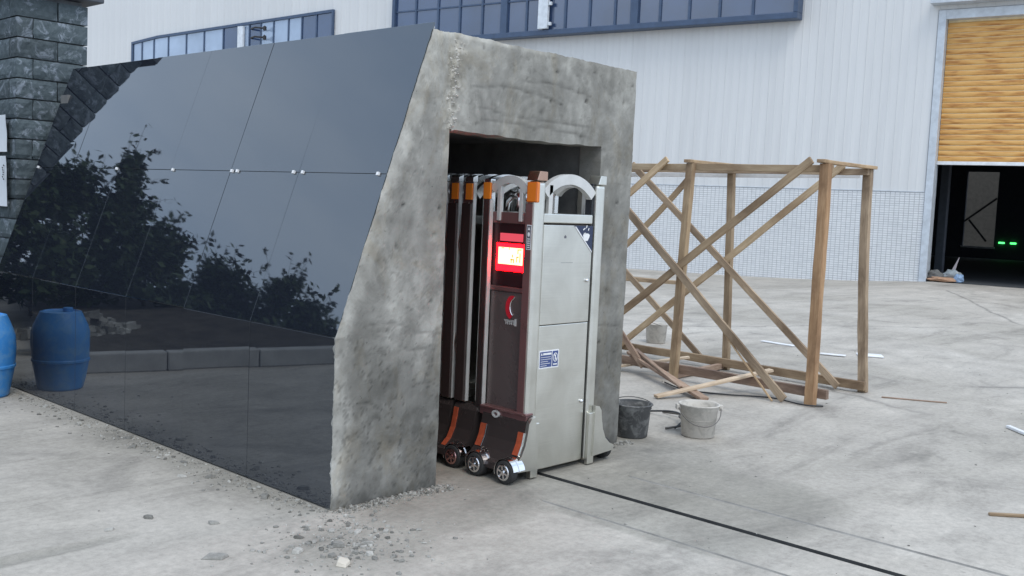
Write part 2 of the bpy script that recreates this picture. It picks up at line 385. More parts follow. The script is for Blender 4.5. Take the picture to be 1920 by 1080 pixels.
TRACK_D = simple('dark_track', (0.035, 0.036, 0.036), 0.7, var=0.4, scale=8, bmp=0.3)
def m_amber():
    m, t, b = nm('amber_reflector'); w_ = N(t, 'ShaderNodeTexWave'); w_.inputs['Scale'].default_value = 30
    L(t, coords(t), w_.inputs[0])
    L(t, ramp(t, w_.outputs['Fac'], [(0.2, (0.50, 0.10, 0.012)), (0.8, (0.85, 0.26, 0.03))]), b.inputs['Base Color'])
    b.inputs['Roughness'].default_value = 0.2; return m
AMBER = m_amber()
REDREF = simple('red_reflector', (0.36, 0.075, 0.035), 0.2, var=0.2, scale=40)
LED_CORE = emit('led_core', (1.0, 0.80, 0.42), 1.9)
GLOW_RED = emit('red_glow', (1.0, 0.0005, 0.0017), 30.0)
LED_PINK = emit('led_pink', (1.0, 0.10, 0.15), 0.62)
LED_DIM = emit('led_dim_glyph', (0.75, 0.36, 0.04), 0.75)
GREEN_E = emit('green_lamp', (0.08, 1.0, 0.18), 2.5)

# ------------------------------------------------------------------ ground
BU = Vector((0.141, -0.990, 0)).normalized()          # along the factory wall, to the right
BN = Vector((BU.y, -BU.x, 0))                          # out of the wall
BP = Vector((25.43, 9.469, 0))                         # left jamb foot of the roller door
def smooth(a, b, x):
    x = min(1, max(0, (x - a) / (b - a))); return x * x * (3 - 2 * x)
def gz(x, y):
    d = Vector((x, y, 0)) - BP
    s = d.dot(BU); q = d.dot(BN)
    drop = 0.33 * (1 - math.exp(min(0, s) / 3.5))
    return -drop * (1 - smooth(1.0, 14.0, q))
def grid_lines(lo, hi, near0, near1, step, extra):
    v = []; x = near0
    while x <= near1: v.append(x); x += step
    g = step; x = near0
    while x > lo: g *= 1.35; x -= g; v.append(max(x, lo))
    g = step; x = near1
    while x < hi: g *= 1.35; x += g; v.append(min(x, hi))
    v = [a for a in v if all(abs(a - e) > 0.02 for e in extra)] + list(extra)
    return sorted(set(round(a, 4) for a in v))
XJ = [3.720, 3.724, 3.738, 3.742, 4.078, 4.082, 4.118, 4.122, 4.436, 4.440, 4.462, 4.466]
YJ = [3.83, 3.88, 3.93, 3.96, 4.0, 4.06]
xs = grid_lines(-160, 220, -1.0, 9.0, 0.2, XJ); ys = grid_lines(-160, 220, -0.5, 8.0, 0.2, YJ + [3.18, 3.2, 3.58, 3.6])
X0G = 2.75; gv = []; gf = []; gm = []; darkened = []
for y in ys:
    for x in xs:
        z = gz(x, y) if x > 6 else 0.0
        if y < 3.59 and 4.08 <= x <= 4.12: z -= 0.022
        if y < 3.19 and (3.723 <= x <= 3.739 or 4.439 <= x <= 4.463): z -= 0.006
        if x < 2.3 and 3.93 <= y <= 3.96: z -= 0.010 * (1 - smooth(1.4, 2.3, x))
        gv.append((x, y, z))
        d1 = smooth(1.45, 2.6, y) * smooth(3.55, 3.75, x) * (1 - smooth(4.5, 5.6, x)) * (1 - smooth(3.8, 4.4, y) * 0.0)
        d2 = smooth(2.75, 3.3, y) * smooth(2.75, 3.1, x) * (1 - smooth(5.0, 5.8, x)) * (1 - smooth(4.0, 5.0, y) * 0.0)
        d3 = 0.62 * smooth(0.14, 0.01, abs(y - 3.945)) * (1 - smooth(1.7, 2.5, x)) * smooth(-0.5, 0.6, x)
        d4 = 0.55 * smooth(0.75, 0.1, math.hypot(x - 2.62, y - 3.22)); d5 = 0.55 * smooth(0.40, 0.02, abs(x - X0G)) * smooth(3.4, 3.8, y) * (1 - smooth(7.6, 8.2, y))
        darkened.append(max(d1 * 0.85, d2 * 0.72, d3, d4, d5))
nx = len(xs)
for j in range(len(ys) - 1):
    for i in range(nx - 1):
        a = j * nx + i
        gf.append((a, a + 1, a + 1 + nx, a + nx))
        gm.append(1 if (ys[j + 1] <= 3.6 and xs[i] >= 4.077 and xs[i + 1] <= 4.123) else 2 if (ys[j + 1] <= 3.19 and (3.719 < xs[i] and xs[i + 1] < 3.743 or 4.435 < xs[i] and xs[i + 1] < 4.467)) else 0)
me = bpy.data.meshes.new('ground'); me.from_pydata(gv, [], gf)
me.materials.append(MG); me.materials.append(TRACK_D); me.materials.append(simple('joint_dirt', (0.27, 0.26, 0.24), 0.95, var=0.3, bmp=0.4)); me.polygons.foreach_set('material_index', gm)
at = me.attributes.new('darkened', 'FLOAT', 'POINT'); at.data.foreach_set('value', darkened)
me.update()
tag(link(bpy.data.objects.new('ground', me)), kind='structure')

# ------------------------------------------------------------------ gate house
X0, Y0 = 2.831, 3.686
ZK, ZT, XT = 0.805, 2.285, 3.366
gh = thing('gate_house', (3.9, 5.6, 0), 'grey concrete gate house clad with polished black granite, gate parked inside its opening', 'gate house')
# portal of rough mortar with opening
OX0, OX1, OZ, XR = 3.49, 4.714, 1.805, 5.02
def xl(z): return X0 + 0.001 if z < ZK else X0 + 0.001 + (XT - X0) * (z - ZK) / (ZT - ZK)
zs = [i * 0.0115 for i in range(int(OZ / 0.0115) + 1)]
zs = [z * OZ / zs[-1] for z in zs]
nlow = len(zs); ntop = 41
zs += [OZ + (2.275 - OZ) * (k + 1) / ntop for k in range(ntop)]
NL, NM_, NR = 58, 100, 26
def fbm(p, o=5): return noise.fractal(p, 0.9, 2.1, o)
arcs = [(3.62, 4.35, 2.02, 0.035), (3.62, 4.60, 1.925, -0.02), (3.7, 4.62, 1.86, 0.01), (4.0, 4.6, 2.09, 0.02)]
cracks = [(3.25, 3.48, 0.795, 0.003), (2.98, 3.28, 0.83, 0.03), (3.20, 3.42, 0.74, -0.02), (4.74, 5.0, 0.745, 0.002), (3.3, 3.48, 0.52, 0.03), (2.9, 3.1, 0.45, 0.04)]
vs = []; tone = []; idx = {}
for i, z in enumerate(zs):
    a = xl(z)
    row = [a + (OX0 - a) * k / NL for k in range(NL + 1)] + [OX0 + (OX1 - OX0) * k / NM_ for k in range(1, NM_)] + [OX1 + (XR - OX1) * k / NR for k in range(NR + 1)]
    for k, x in enumerate(row):
        p = Vector((x, 0, z))
        d = 0.0007 * fbm(p * 2.2, 3) + 0.0006 * fbm(p * 24 + Vector((7, 0, 0)), 3)
        tn = 0.52 + 0.17 * fbm(Vector((x * 2.4, 4, z * 1.6)), 6) + 0.12 * fbm(Vector((x * 9, 1, z * 4)), 5)
        # thin torn layers of mortar with crisp edges
        l1 = noise.fractal(Vector((x * 5.5, 2, z * 5.0)), 0.7, 2.2, 6); l2 = noise.fractal(Vector((x * 9, 12, z * 3.6)), 0.7, 2.2, 6)
        wl = 0.35 + 0.65 * smooth(0.95, 0.6, z) * smooth(OX0 + .1, OX0 - .1, x) + 0.3 * smooth(3.6, 3.4, x)
        d += wl * (0.0010 * smooth(0.10, 0.12, l1) + 0.0008 * smooth(0.16, 0.18, l2))
        tn += wl * (0.10 * smooth(0.10, 0.16, l1) - 0.20 * smooth(0.035, 0.0, abs(l1 - 0.12)) - 0.16 * smooth(0.03, 0.0, abs(l2 - 0.17)))
        for (x1, x2, zz, cv) in arcs + cracks:
            if x1 < x < x2:
                q = (x - x1) / (x2 - x1)
                zc = zz + cv * math.sin(q * math.pi) + 0.02 * (0.5 - q) + 0.012 * noise.noise(Vector((x * 6, zz * 9, 0)))
                e = abs(z - zc) / (0.009 + 0.005 * noise.noise(Vector((x * 14, zz, 1))))
                if e < 1: d += -0.0035 * (1 - e) * min(1, 6 * q, 6 * (1 - q)); tn -= 0.24 * (1 - e)
        # pale torn mortar streak left of the lintel, pitted holes, damp lower jamb
        sx = 3.50 + 0.06 * noise.noise(Vector((0, 0, z * 5))) + 0.10 * (z - 1.9)
        if z > 1.80:
            e = abs(x - sx) / 0.07
            sn = noise.noise(Vector((x * 34, 0, z * 34))) + 0.3 * noise.noise(Vector((x * 80, 5, z * 80)))
            if e < 1 and sn > 0.0: d += 0.012 * sn * (1 - e); tn += 0.75 * sn * (1 - e) ** 0.5  # protruding bits toned lighter, as if catching the light
        pit = noise.noise(Vector((x * 26 + 9, 3, z * 30)))
        if pit > 0.50: d -= 0.010 * (pit - 0.50) * 3; tn -= 0.5 * (pit - 0.50) * 2
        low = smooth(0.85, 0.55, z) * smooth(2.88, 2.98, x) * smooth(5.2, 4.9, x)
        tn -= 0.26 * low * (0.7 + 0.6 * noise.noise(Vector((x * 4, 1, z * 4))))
        if x < OX0:
            edge = smooth(0.11, 0.0, x - a - 0.03 * noise.noise(Vector((0, 0, z * 9))))
            tn += 0.15 * edge
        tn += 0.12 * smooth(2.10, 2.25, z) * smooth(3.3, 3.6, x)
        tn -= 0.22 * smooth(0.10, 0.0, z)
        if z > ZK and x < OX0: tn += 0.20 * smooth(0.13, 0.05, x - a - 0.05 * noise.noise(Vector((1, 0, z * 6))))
        tn += 0.5 * smooth(2.245, 2.27, z) * smooth(4.5, 3.9, x) * (0.6 + 0.6 * noise.noise(Vector((x * 12, 3, 0))))  # sunlit top lip painted lighter into the tone
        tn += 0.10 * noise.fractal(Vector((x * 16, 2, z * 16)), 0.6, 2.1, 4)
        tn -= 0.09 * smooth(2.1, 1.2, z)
        # uneven edges
        jx = jz = 0.0
        if k == 0: jx = 0.0035 * noise.fractal(Vector((0, 5, z * 7)), 0.4, 2.1, 6) - 0.002
        if k == len(row) - 1: jx = 0.005 * noise.fractal(Vector((4, 5, z * 5)), 0.7, 2.1, 6)
        if k in (NL, NL + NM_) and i < nlow: jx = 0.004 * noise.fractal(Vector((k, 9, z * 5)), 0.7, 2.1, 6)
        if i == len(zs) - 1: jz = 0.007 * noise.fractal(Vector((x * 6, 2, 0)), 0.5, 2.1, 7)
        if i == nlow - 1 and NL <= k <= NL + NM_: jz = 0.008 * noise.noise(Vector((x * 9, 6, 0))) - 0.010 * math.sin(math.pi * (x - OX0) / (OX1 - OX0))
        idx[(i, k)] = len(vs)
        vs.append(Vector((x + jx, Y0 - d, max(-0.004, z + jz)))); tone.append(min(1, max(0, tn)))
W_ = NL + NM_ + NR
fs = []
for i in range(len(zs) - 1):
    for k in range(W_):
        if i < nlow - 1 and NL <= k < NL + NM_: continue
        fs.append((idx[(i, k)], idx[(i, k + 1)], idx[(i + 1, k + 1)], idx[(i + 1, k)]))
# drop the unused vertices inside the opening, then extrude the rim backwards
bm = bmesh.new(); lay = bm.verts.layers.float.new('tone')
bv = []
for p, tn in zip(vs, tone):
    v = bm.verts.new(p); v[lay] = tn; bv.append(v)
for f in fs: bm.faces.new([bv[i] for i in f])
bmesh.ops.delete(bm, geom=[v for v in bm.verts if not v.link_faces], context='VERTS')
rim = [e for e in bm.edges if len(e.link_faces) == 1]
ret = bmesh.ops.extrude_edge_only(bm, edges=rim)
for v in ret['geom']:
    if isinstance(v, bmesh.types.BMVert): 
        if v.co.x < xl(v.co.z) + 0.02: v.co.x += 0.034; v.co.z = min(v.co.z, 2.26)
        v.co.y = Y0 + 0.16 + 0.004 * noise.noise(v.co * 9); v[lay] = 0.4
bmesh.ops.recalc_face_normals(bm, faces=bm.faces)
me = bpy.data.meshes.new('portal'); 
for v in bm.verts: v.co -= Vector((3.9, Y0, 0))
bm.to_mesh(me); bm.free(); me.materials.append(MP)
me.polygons.foreach_set('use_smooth', [True] * len(me.polygons)); me.set_sharp_from_angle(angle=R_(40))
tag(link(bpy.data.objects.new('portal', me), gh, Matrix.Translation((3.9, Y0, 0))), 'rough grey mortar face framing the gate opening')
# housing walls behind the portal
YE = 7.64
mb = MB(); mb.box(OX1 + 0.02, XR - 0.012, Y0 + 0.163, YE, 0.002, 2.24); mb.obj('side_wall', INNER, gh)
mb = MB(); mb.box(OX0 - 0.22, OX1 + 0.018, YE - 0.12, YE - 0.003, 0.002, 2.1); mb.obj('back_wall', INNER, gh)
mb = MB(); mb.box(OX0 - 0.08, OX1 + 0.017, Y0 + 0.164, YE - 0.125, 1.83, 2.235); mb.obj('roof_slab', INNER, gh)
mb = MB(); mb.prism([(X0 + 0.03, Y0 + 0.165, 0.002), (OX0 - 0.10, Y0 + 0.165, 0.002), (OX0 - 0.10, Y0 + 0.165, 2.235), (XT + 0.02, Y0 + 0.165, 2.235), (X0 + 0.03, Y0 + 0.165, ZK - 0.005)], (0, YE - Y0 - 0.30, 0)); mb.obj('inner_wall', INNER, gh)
# mortar bed right behind the granite
T_in = Vector((math.cos(R_(19.9)), 0, -math.sin(R_(19.9))))     # inward normal of the leaning face
up_in = Vector((XT - X0, 0, ZT + 0.022 - ZK)).normalized()
mb = MB(); bed = [(X0 + 0.012, 0.003), (X0 + 0.012, ZK - 0.002), (XT + 0.012, ZT + 0.006), (XT + 0.03, ZT + 0.006), (X0 + 0.028, ZK - 0.002), (X0 + 0.028, 0.003)]
mb.prism([(x, Y0 + 0.03, z) for x, z in bed], (0, YE - Y0 - 0.05, 0)); mb.obj('mortar_bed', MORTAR, gh)
# granite panels: lower vertical band and two leaning rows
JY = [3.689, 4.387, 5.032, 5.700, 6.371, 7.034, 7.650]
LEN = (ZT + 0.022 - ZK) / up_in.z
JR = [0.0, (1.563 - ZK) / up_in.z, LEN]
def panel(y0, y1, base, up, l0, l1, thick_dir, cut=None, gap=0.0012):
    mb = MB()
    jit = [rnd.uniform(-0.0012, 0.0012) for _ in range(3)]
    pts = [(y0 + gap, l0 + gap), (y1 - gap, l0 + gap), (y1 - gap, l1 - gap), (y0 + gap, l1 - gap)]
    P = [base + up * l + Vector((0, y, 0)) for y, l in pts]
    off = [thick_dir * (jit[0] + (jit[1] if i in (1, 2) else 0) + (jit[2] if i > 1 else 0)) for i in range(4)]
    P = [p + o for p, o in zip(P, off)]
    mb.prism(P, thick_dir * 0.011)
    return mb.obj('granite_panel', MGR, gh, bevel=0.0006, segs=1)
for a, b in zip(JY[:-1], JY[1:]):
    panel(a, b, Vector((X0, 0, 0.006)), Vector((0, 0, 1)), 0.0, ZK - 0.006, Vector((1, 0, 0)), gap=0.0018)
    for r0, r1 in zip(JR[:-1], JR[1:]):
        panel(a, b, Vector((X0, 0, ZK)), up_in, r0, r1, T_in)
# the little white spacers left in the upper joint
for y in (3.745, 4.345, 4.425, 4.955, 5.01, 5.66, 6.38, 7.60):
    c = Vector((X0, 0, ZK)) + up_in * JR[1] + Vector((0, y, 0)) - T_in * 0.006
    mb = MB(); mb.box(-0.006, 0.006, -0.008, 0.008, -0.010, 0.006, Matrix.Translation(c) @ Matrix.Rotation(R_(20), 4, 'Y')); mb.obj('tile_spacer', WHITE_S, gh)
# torn white lumps along the seam left of the lintel
# crumbs of mortar at the foot of the portal
mb = MB()
def chip(mb, x, y, z, s, flat=0.45):
    M = Matrix.Translation((x, y, z)) @ Matrix.Rotation(rnd.uniform(0, 6.3), 4, 'Z') @ Matrix.Rotation(rnd.uniform(-0.3, 0.3), 4, 'X')
    a = [Vector((math.cos(q) * s * rnd.uniform(0.6, 1.1), math.sin(q) * s * rnd.uniform(0.5, 0.9), 0)) for q in (0, 1.2, 2.5, 3.7, 5.0)]
    b = [Vector((p.x * 0.75, p.y * 0.75, s * flat * rnd.uniform(0.6, 1.2))) for p in a]
    mb.add([M @ p for p in a + b], [(4, 3, 2, 1, 0), (5, 6, 7, 8, 9)] + [(i, (i + 1) % 5, 5 + (i + 1) % 5, 5 + i) for i in range(5)])
seam = MB(); sr = random.Random(21)
for _ in range(130):
    z = sr.uniform(1.80, 2.24); x = 3.50 + 0.07 * noise.noise(Vector((0, 0, z * 5))) + 0.10 * (z - 1.9) + sr.gauss(0, 0.022); q = 0.004 + 0.009 * sr.random() ** 2
    M = Matrix.Translation((x, Y0 + 0.001, z)) @ Matrix.Rotation(sr.uniform(0, 6.3), 4, 'Y')
    a = [M @ Vector((math.cos(t_) * q * sr.uniform(.6, 1.2), 0.004, math.sin(t_) * q * sr.uniform(.6, 1.2))) for t_ in (0, 1.2, 2.5, 3.7, 5.0)]
    c = M @ Vector((0, 0, 0)) + Vector((sr.uniform(-.3, .3) * q, -0.004 - q * sr.uniform(0.6, 1.2), sr.uniform(-.3, .3) * q))
    seam.add(a + [c], [(i, (i + 1) % 5, 5) for i in range(5)] + [(4, 3, 2, 1, 0)])
seam.obj('mortar_lumps', simple('pale_lump', (0.50, 0.48, 0.44), 0.95, var=0.2, bmp=0.3), gh)['kind'] = 'stuff'
for _ in range(420):
    q = rnd.random(); s = 0.004 + 0.012 * rnd.random() ** 2.2
    if rnd.random() < 0.62: x, y = X0 - 0.01 + q * 0.72, Y0 - abs(rnd.gauss(0, 0.045)) - 0.004
    else: x, y = OX1 + q * 0.4, Y0 - abs(rnd.gauss(0, 0.03)) - 0.004
    chip(mb, x, y, 0.0, s, 0.8)
for _ in range(600):
    y = Y0 + (rnd.random() ** 1.2) * 4.3 ; x = X0 - 0.012 - abs(rnd.gauss(0, 0.11))
    chip(mb, x, y, 0.0, 0.004 + 0.014 * rnd.random() ** 2.5)
for _ in range(1700):
    y = Y0 - 0.3 + rnd.random() * 4.5; x = X0 - 0.010 - abs(rnd.gauss(0, 0.07))
    if rnd.random() < 0.35: x, y = X0 + rnd.random() * 0.75, Y0 - 0.006 - abs(rnd.gauss(0, 0.05))
    chip(mb, x, y, 0.0, 0.0018 + 0.0035 * rnd.random(), 0.8)
for _ in range(420):                      # the spill in front of the corner
    x = 2.62 + rnd.gauss(0, 0.17); y = 3.28 + rnd.gauss(0, 0.16); chip(mb, x, y, 0.0, 0.004 + 0.017 * rnd.random() ** 2.4)
for _ in range(700):                      # loose grit over the yard
    x = rnd.uniform(0.8, 11); y = rnd.uniform(-0.5, 8)
    if X0 - 0.03 < x < 5.1 and y > Y0: continue
    chip(mb, x, y, gz(x, y), 0.003 + 0.010 * rnd.random() ** 3)
tag(mb.obj('mortar_crumbs', CHIP, None, origin=(2.8, 3.7, 0)), 'scattered grey mortar crumbs along the foot of the gate house and yard', 'rubble', kind='stuff')

# larger shards one can pick out
def shard(x, y, s, mat, label, flat=0.25, stretch=1.0, rot=0.0, group=None):
    mb = MB(); r = random.Random(int(x * 977 + y * 131))
    n = 5; M = Matrix.Translation((x, y, gz(x, y))) @ Matrix.Rotation(rot, 4, 'Z')
    a = [Vector((math.cos(6.283 * i / n) * s * stretch * r.uniform(0.55, 1.15), math.sin(6.283 * i / n) * s * r.uniform(0.45, 1.05), 0)) for i in range(n)]
    b = [Vector((p.x * 0.82 + s * 0.06, p.y * 0.82, s * flat * r.uniform(0.7, 1.7))) for p in a]
    mb.add([M @ p for p in a + b], [tuple(range(n - 1, -1, -1)), tuple(range(n, 2 * n))] + [(i, (i + 1) % n, n + (i + 1) % n, n + i) for i in range(n)])
    tag(mb.obj('stone_shard', mat, None, bevel=s * 0.05, segs=1), label, 'stone', group)
shard(2.45, 3.10, 0.046, CHIP_W, 'pale angular stone chip lying in front of the dark crumbs', 0.35, 1.15, 0.5)
shard(2.12, 3.49, 0.050, CHIP, 'flat grey mortar flake lying alone left of the crumb spill', 0.18, 1.5, -0.6)
GS = 'loose shards in front of the gate house'
for (x, y, s) in [(2.40, 3.33, 0.034), (2.57, 3.28, 0.038), (2.50, 3.47, 0.028), (2.68, 3.22, 0.030), (2.74, 3.37, 0.026), (2.33, 3.86, 0.026), (2.15, 4.1, 0.026), (1.95, 4.05, 0.022), (2.66, 3.45, 0.022), (2.6, 3.12, 0.024), (2.47, 3.2, 0.022), (2.84, 3.3, 0.022),
                  (2.72, 4.05, 0.034), (2.7, 4.5, 0.03), (2.74, 4.85, 0.026), (2.68, 5.3, 0.03), (2.76, 5.5, 0.028), (2.7, 6.0, 0.03), (2.74, 6.6, 0.03), (2.60, 4.6, 0.024)]:
    shard(x, y, s, CHIP, 'small flat grey mortar shard lying along the foot of the black granite' if y > 4.02 and x > 2.5 else 'small flat grey mortar shard lying among the dark crumbs in front of the granite corner', 0.34, 1.25, x * 9 + y * 5, 'loose shards along the granite foot' if y > 4.02 and x > 2.5 else GS)

# ------------------------------------------------------------------ stone pillar
PX0, PX1, PY0, PY1 = 3.00, 3.515, 7.75, 8.35
pil = thing('stone_pillar', (3.26, 8.05, 0), 'dark rough split-stone gate pillar with pale mortar joints behind the granite housing', 'pillar')
mb = MB(); mb.box(PX0 + 0.03, PX1 - 0.03, PY0 + 0.03, PY1 - 0.03, 0.0, 2.82); mb.obj('pillar_core', simple('pillar_mortar', (0.15, 0.165, 0.18), 0.95, var=0.3, bmp=0.4), pil)
def stone_mesh(wd, ht, dp, seed):
    """block with rough front (-y) and left side (-x), local origin at its low front left corner"""
    r = 6; mb = MB(); nxs = max(3, int(wd / 0.03)); nys = max(3, int(dp / 0.03)); nz = 5
    S = Vector((seed * 3.7, seed * 1.3, seed * 2.1))
    def P(fx, fy, fz):
        x, y, z = fx * wd, fy * dp, fz * ht
        e = min(1, min(fz, 1 - fz) * 5) 
        d = 0.007 + 0.008 * noise.fractal(Vector((x, y, z)) * 14 + S, 1, 2, 4)
        ex = min(1, fx * wd / 0.02, (1 - fx) * wd / 0.02 + (0 if True else 1)); ey = 1 if fy > 0 else min(1, (fx + 0.02) * wd / 0.02)
        out = Vector((x, y, z))
        if fy == 0: out.y -= d * e * max(0.0, min(1, (1 - fx) * wd / 0.02 + 0.05))
        if fx == 0: out.x -= d * e * max(0.0, min(1, (1 - fy) * dp / 0.02 + 0.05))
        return out
    vs = {}; V = []; F = []
    path = [(0, 1 - j / nys) for j in range(nys)] + [(i / nxs, 0) for i in range(nxs + 1)]
    for c, (fx, fy) in enumerate(path):
        for k in range(nz + 1): V.append(P(fx, fy, k / nz))
    n1 = nz + 1
    for c in range(len(path) - 1):
        for k in range(nz): F.append((c * n1 + k, (c + 1) * n1 + k, (c + 1) * n1 + k + 1, c * n1 + k + 1))
    b = len(V); V.append(Vector((wd, dp, 0))); V.append(Vector((wd, dp, ht)))
    F.append(tuple([c * n1 for c in range(len(path))][::-1] + [b])); F.append(tuple([c * n1 + nz for c in range(len(path))] + [b + 1]))
    e0 = (len(path) - 1) * n1
    F.append((e0, b, b + 1, e0 + nz)); F.append((b, 0, nz, b + 1))
    mb.add(V, F); return mb.mesh('stone_block', MST, recalc=True)
CH = 0.147; GAP = 0.010
wA, wB = 0.12, 0.30
blk = {}
for sd in range(3):
    blk[('cornerA', sd)] = stone_mesh(wA - GAP, CH - GAP, 0.34 - GAP, 1 + sd)
    blk[('frontA', sd)] = stone_mesh(PX1 - PX0 - wA, CH - GAP, 0.10, 5 + sd)
    blk[('cornerB', sd)] = stone_mesh(wB - GAP, CH - GAP, 0.14 - GAP, 9 + sd)
    blk[('frontB', sd)] = stone_mesh(PX1 - PX0 - wB, CH - GAP, 0.10, 13 + sd)
    blk[('sideA', sd)] = stone_mesh(0.10, CH - GAP, PY1 - PY0 - 0.34, 17 + sd)
    blk[('sideB', sd)] = stone_mesh(0.10, CH - GAP, PY1 - PY0 - 0.14, 21 + sd)
for c in range(19):
    z = 0.005 + c * CH; k = 'A' if c % 2 else 'B'; cw = wA if k == 'A' else wB; cd = 0.34 if k == 'A' else 0.14
    sd = rnd.randrange(3)
    inst('stone_block', blk[('corner' + k, sd)], pil, Matrix.Translation((PX0 + rnd.uniform(-.004, .004), PY0 + rnd.uniform(-.004, .004), z)))
    inst('stone_block', blk[('front' + k, (sd + 1) % 3)], pil, Matrix.Translation((PX0 + cw, PY0 + rnd.uniform(-.004, .004), z)))
    inst('stone_block', blk[('side' + k, (sd + 2) % 3)], pil, Matrix.Translation((PX0 + rnd.uniform(-.004, .004), PY0 + cd, z)))
mb = MB(); mb.box(PX0 - 0.09, PX1 + 0.09, PY0 - 0.09, PY1 + 0.09, 2.825, 2.93); mb.box(PX0 - 0.04, PX1 + 0.04, PY0 - 0.04, PY1 + 0.04, 2.932, 3.02); mb.obj('pillar_cap', simple('cap_stone', (0.07, 0.08, 0.095), 0.7, bmp=0.4), pil, bevel=0.008)
def poster(z0, z1, label, blot):
    t = thing('paper_notice', (PX0 - 0.03, 7.98, z0), label, 'notice')
    n = 7; V = []; F = []
    for j in range(n + 1):
        for i in range(n + 1):
            y = 7.815 + 0.36 * i / n; z = z0 + (z1 - z0) * j / n
            curl = 0.012 * max(0, 1 - i / 2.0) * (j / n) + 0.004 * noise.noise(Vector((y * 9, z * 9, z0)))
            V.append((PX0 - 0.040 - curl, y + 0.010 * noise.noise(Vector((z * 6, i, z0))) * (i == 0), z))
    for j in range(n):
        for i in range(n): a = j * (n + 1) + i; F.append((a, a + 1, a + n + 2, a + n + 1))
    b0 = len(V); V += [(x + 0.0015, y, z) for x, y, z in V]
    F += [tuple(b0 + k for k in reversed(f)) for f in list(F)]
    mb = MB(); mb.add(V, F); mb.obj('sheet', PAPER, t, recalc=False, smooth=True)
    if blot:
        mb = MB()
        for k in range(7):
            yy = 7.842 + 0.012 * rnd.uniform(-1, 1); zz = z0 + (z1 - z0) * (0.52 + 0.045 * k)
            mb.prism([(PX0 - 0.058, yy, zz), (PX0 - 0.058, yy + 0.018, zz + 0.006), (PX0 - 0.058, yy + 0.014, zz + 0.014), (PX0 - 0.058, yy - 0.003, zz + 0.008)], (0.002, 0, 0))
        mb.obj('ink_mark', INK, t)
poster(1.665, 1.935, 'upper blank white paper notice pasted on the dark stone pillar', False)
poster(1.265, 1.635, 'lower white paper notice with black ink marks on the dark stone pillar', True)

# ------------------------------------------------------------------ blue barrel
def barrel():
    t = thing('plastic_barrel', (2.575, 7.18, 0), 'bright blue plastic barrel standing against the black granite at the left edge', 'barrel')
    mb = MB()
    prof = [(0.0, 0.0), (0.145, 0.0), (0.155, 0.012), (0.172, 0.10), (0.188, 0.195), (0.195, 0.20), (0.195, 0.215), (0.190, 0.22), (0.196, 0.33), (0.194, 0.41), (0.180, 0.455), (0.150, 0.525), (0.138, 0.55), (0.120, 0.555), (0.112, 0.545), (0.0, 0.545)]
    mb.lathe((2.575, 7.18, 0), prof, k=28, wob=0.03)
    mb.obj('barrel_body', BLUE_P, t, smooth=True).data.set_sharp_from_angle(angle=R_(28))
    mb = MB(); mb.lathe((2.575 - 0.05, 7.18, 0.545), [(0.0, 0.03), (0.03, 0.03), (0.033, 0.025), (0.033, 0.0)], k=14); mb.obj('bung_cap', BLUE_P, t, smooth=False)
barrel()

# ------------------------------------------------------------------ retractable gate
GC = 4.2325                                            # centre line of the gate in x
gt = thing('retractable_gate', (GC, 3.7, 0), 'stainless steel folding gate with red lit display nested inside the concrete opening', 'gate')
def mir(x): return 2 * GC - x
def part(mb, name, mat, parent=None, label=None, **kw):
    o = mb.obj(name, mat, parent or gt, **kw)
    if label: o['label'] = label
    return o
mb = MB(); mb.box(3.985, 4.435, 3.535, 3.86, 0.27, 1.355); body = part(mb, 'cabinet_body', DARK_ST, bevel=0.006)
mb = MB(); mb.box(4.022, 4.432, 3.497, 3.533, 0.815, 1.348); up_p = part(mb, 'front_panel', STEEL, bevel=0.004)
mb = MB(); mb.box(4.022, 4.432, 3.499, 3.533, 0.03, 0.812); lo_p = part(mb, 'front_panel', STEEL, bevel=0.004)
mb = MB(); mb.box(4.022, 4.432, 3.500, 3.86, 1.357, 1.408); part(mb, 'head_rail', STEEL, bevel=0.006)
mb = MB(); mb.box(4.434, 4.448, 3.515, 3.56, 0.03, 1.58); part(mb, 'edge_channel', simple('dark_channel', (0.05, 0.055, 0.065), 0.35, 0.6))
mb = MB(); mb.box(3.938, 4.020, 3.488, 3.56, 0.07, 1.575); lp = part(mb, 'corner_post', STEEL, bevel=0.022, segs=4, smooth=False)
mb = MB(); mb.box(4.450, 4.522, 3.488, 3.56, 0.02, 1.575); rp = part(mb, 'corner_post', STEEL, bevel=0.018, segs=4)
def post_cap(x0, x1, y0, y1, z, parent, mat):
    mb = MB(); mb.prism([(x0, y0 - 0.003, z), (x1, y0 - 0.003, z), (x1, y0 - 0.003, z + 0.048), (x0 + 0.02, y0 - 0.003, z + 0.050)], (0, y1 - y0 + 0.006, 0))
    part(mb, 'post_cap', mat, parent, bevel=0.003)
post_cap(3.940, 4.020, 3.488, 3.56, 1.576, lp, m_steel('copper_tinted_steel', (0.50, 0.32, 0.24), 0.25))
post_cap(4.452, 4.522, 3.488, 3.56, 1.576, rp, STEEL)
mb = MB(); mb.box(3.932, 3.958, 3.480, 3.552, 1.462, 1.568); part(mb, 'reflector', AMBER, lp, 'amber reflector on the front corner post', bevel=0.006)
mb = MB(); mb.box(3.9345, 3.9378, 3.510, 3.555, 0.31, 1.455); part(mb, 'post_side_tint', MAROON, lp)  # added plate; maroon steel with the display's red light put into its colour
mb = MB(); mb.box(3.990, 4.020, 3.52, 3.555, 1.358, 1.50); part(mb, 'post_bracket', STEEL_B)
mb = MB(); mb.box(3.941, 3.966, 3.819, 3.8235, 0.345, 1.465); part(mb, 'lit_edge', SATIN_ST)  # added pale strip; light on the rear post's front edge put into its colour
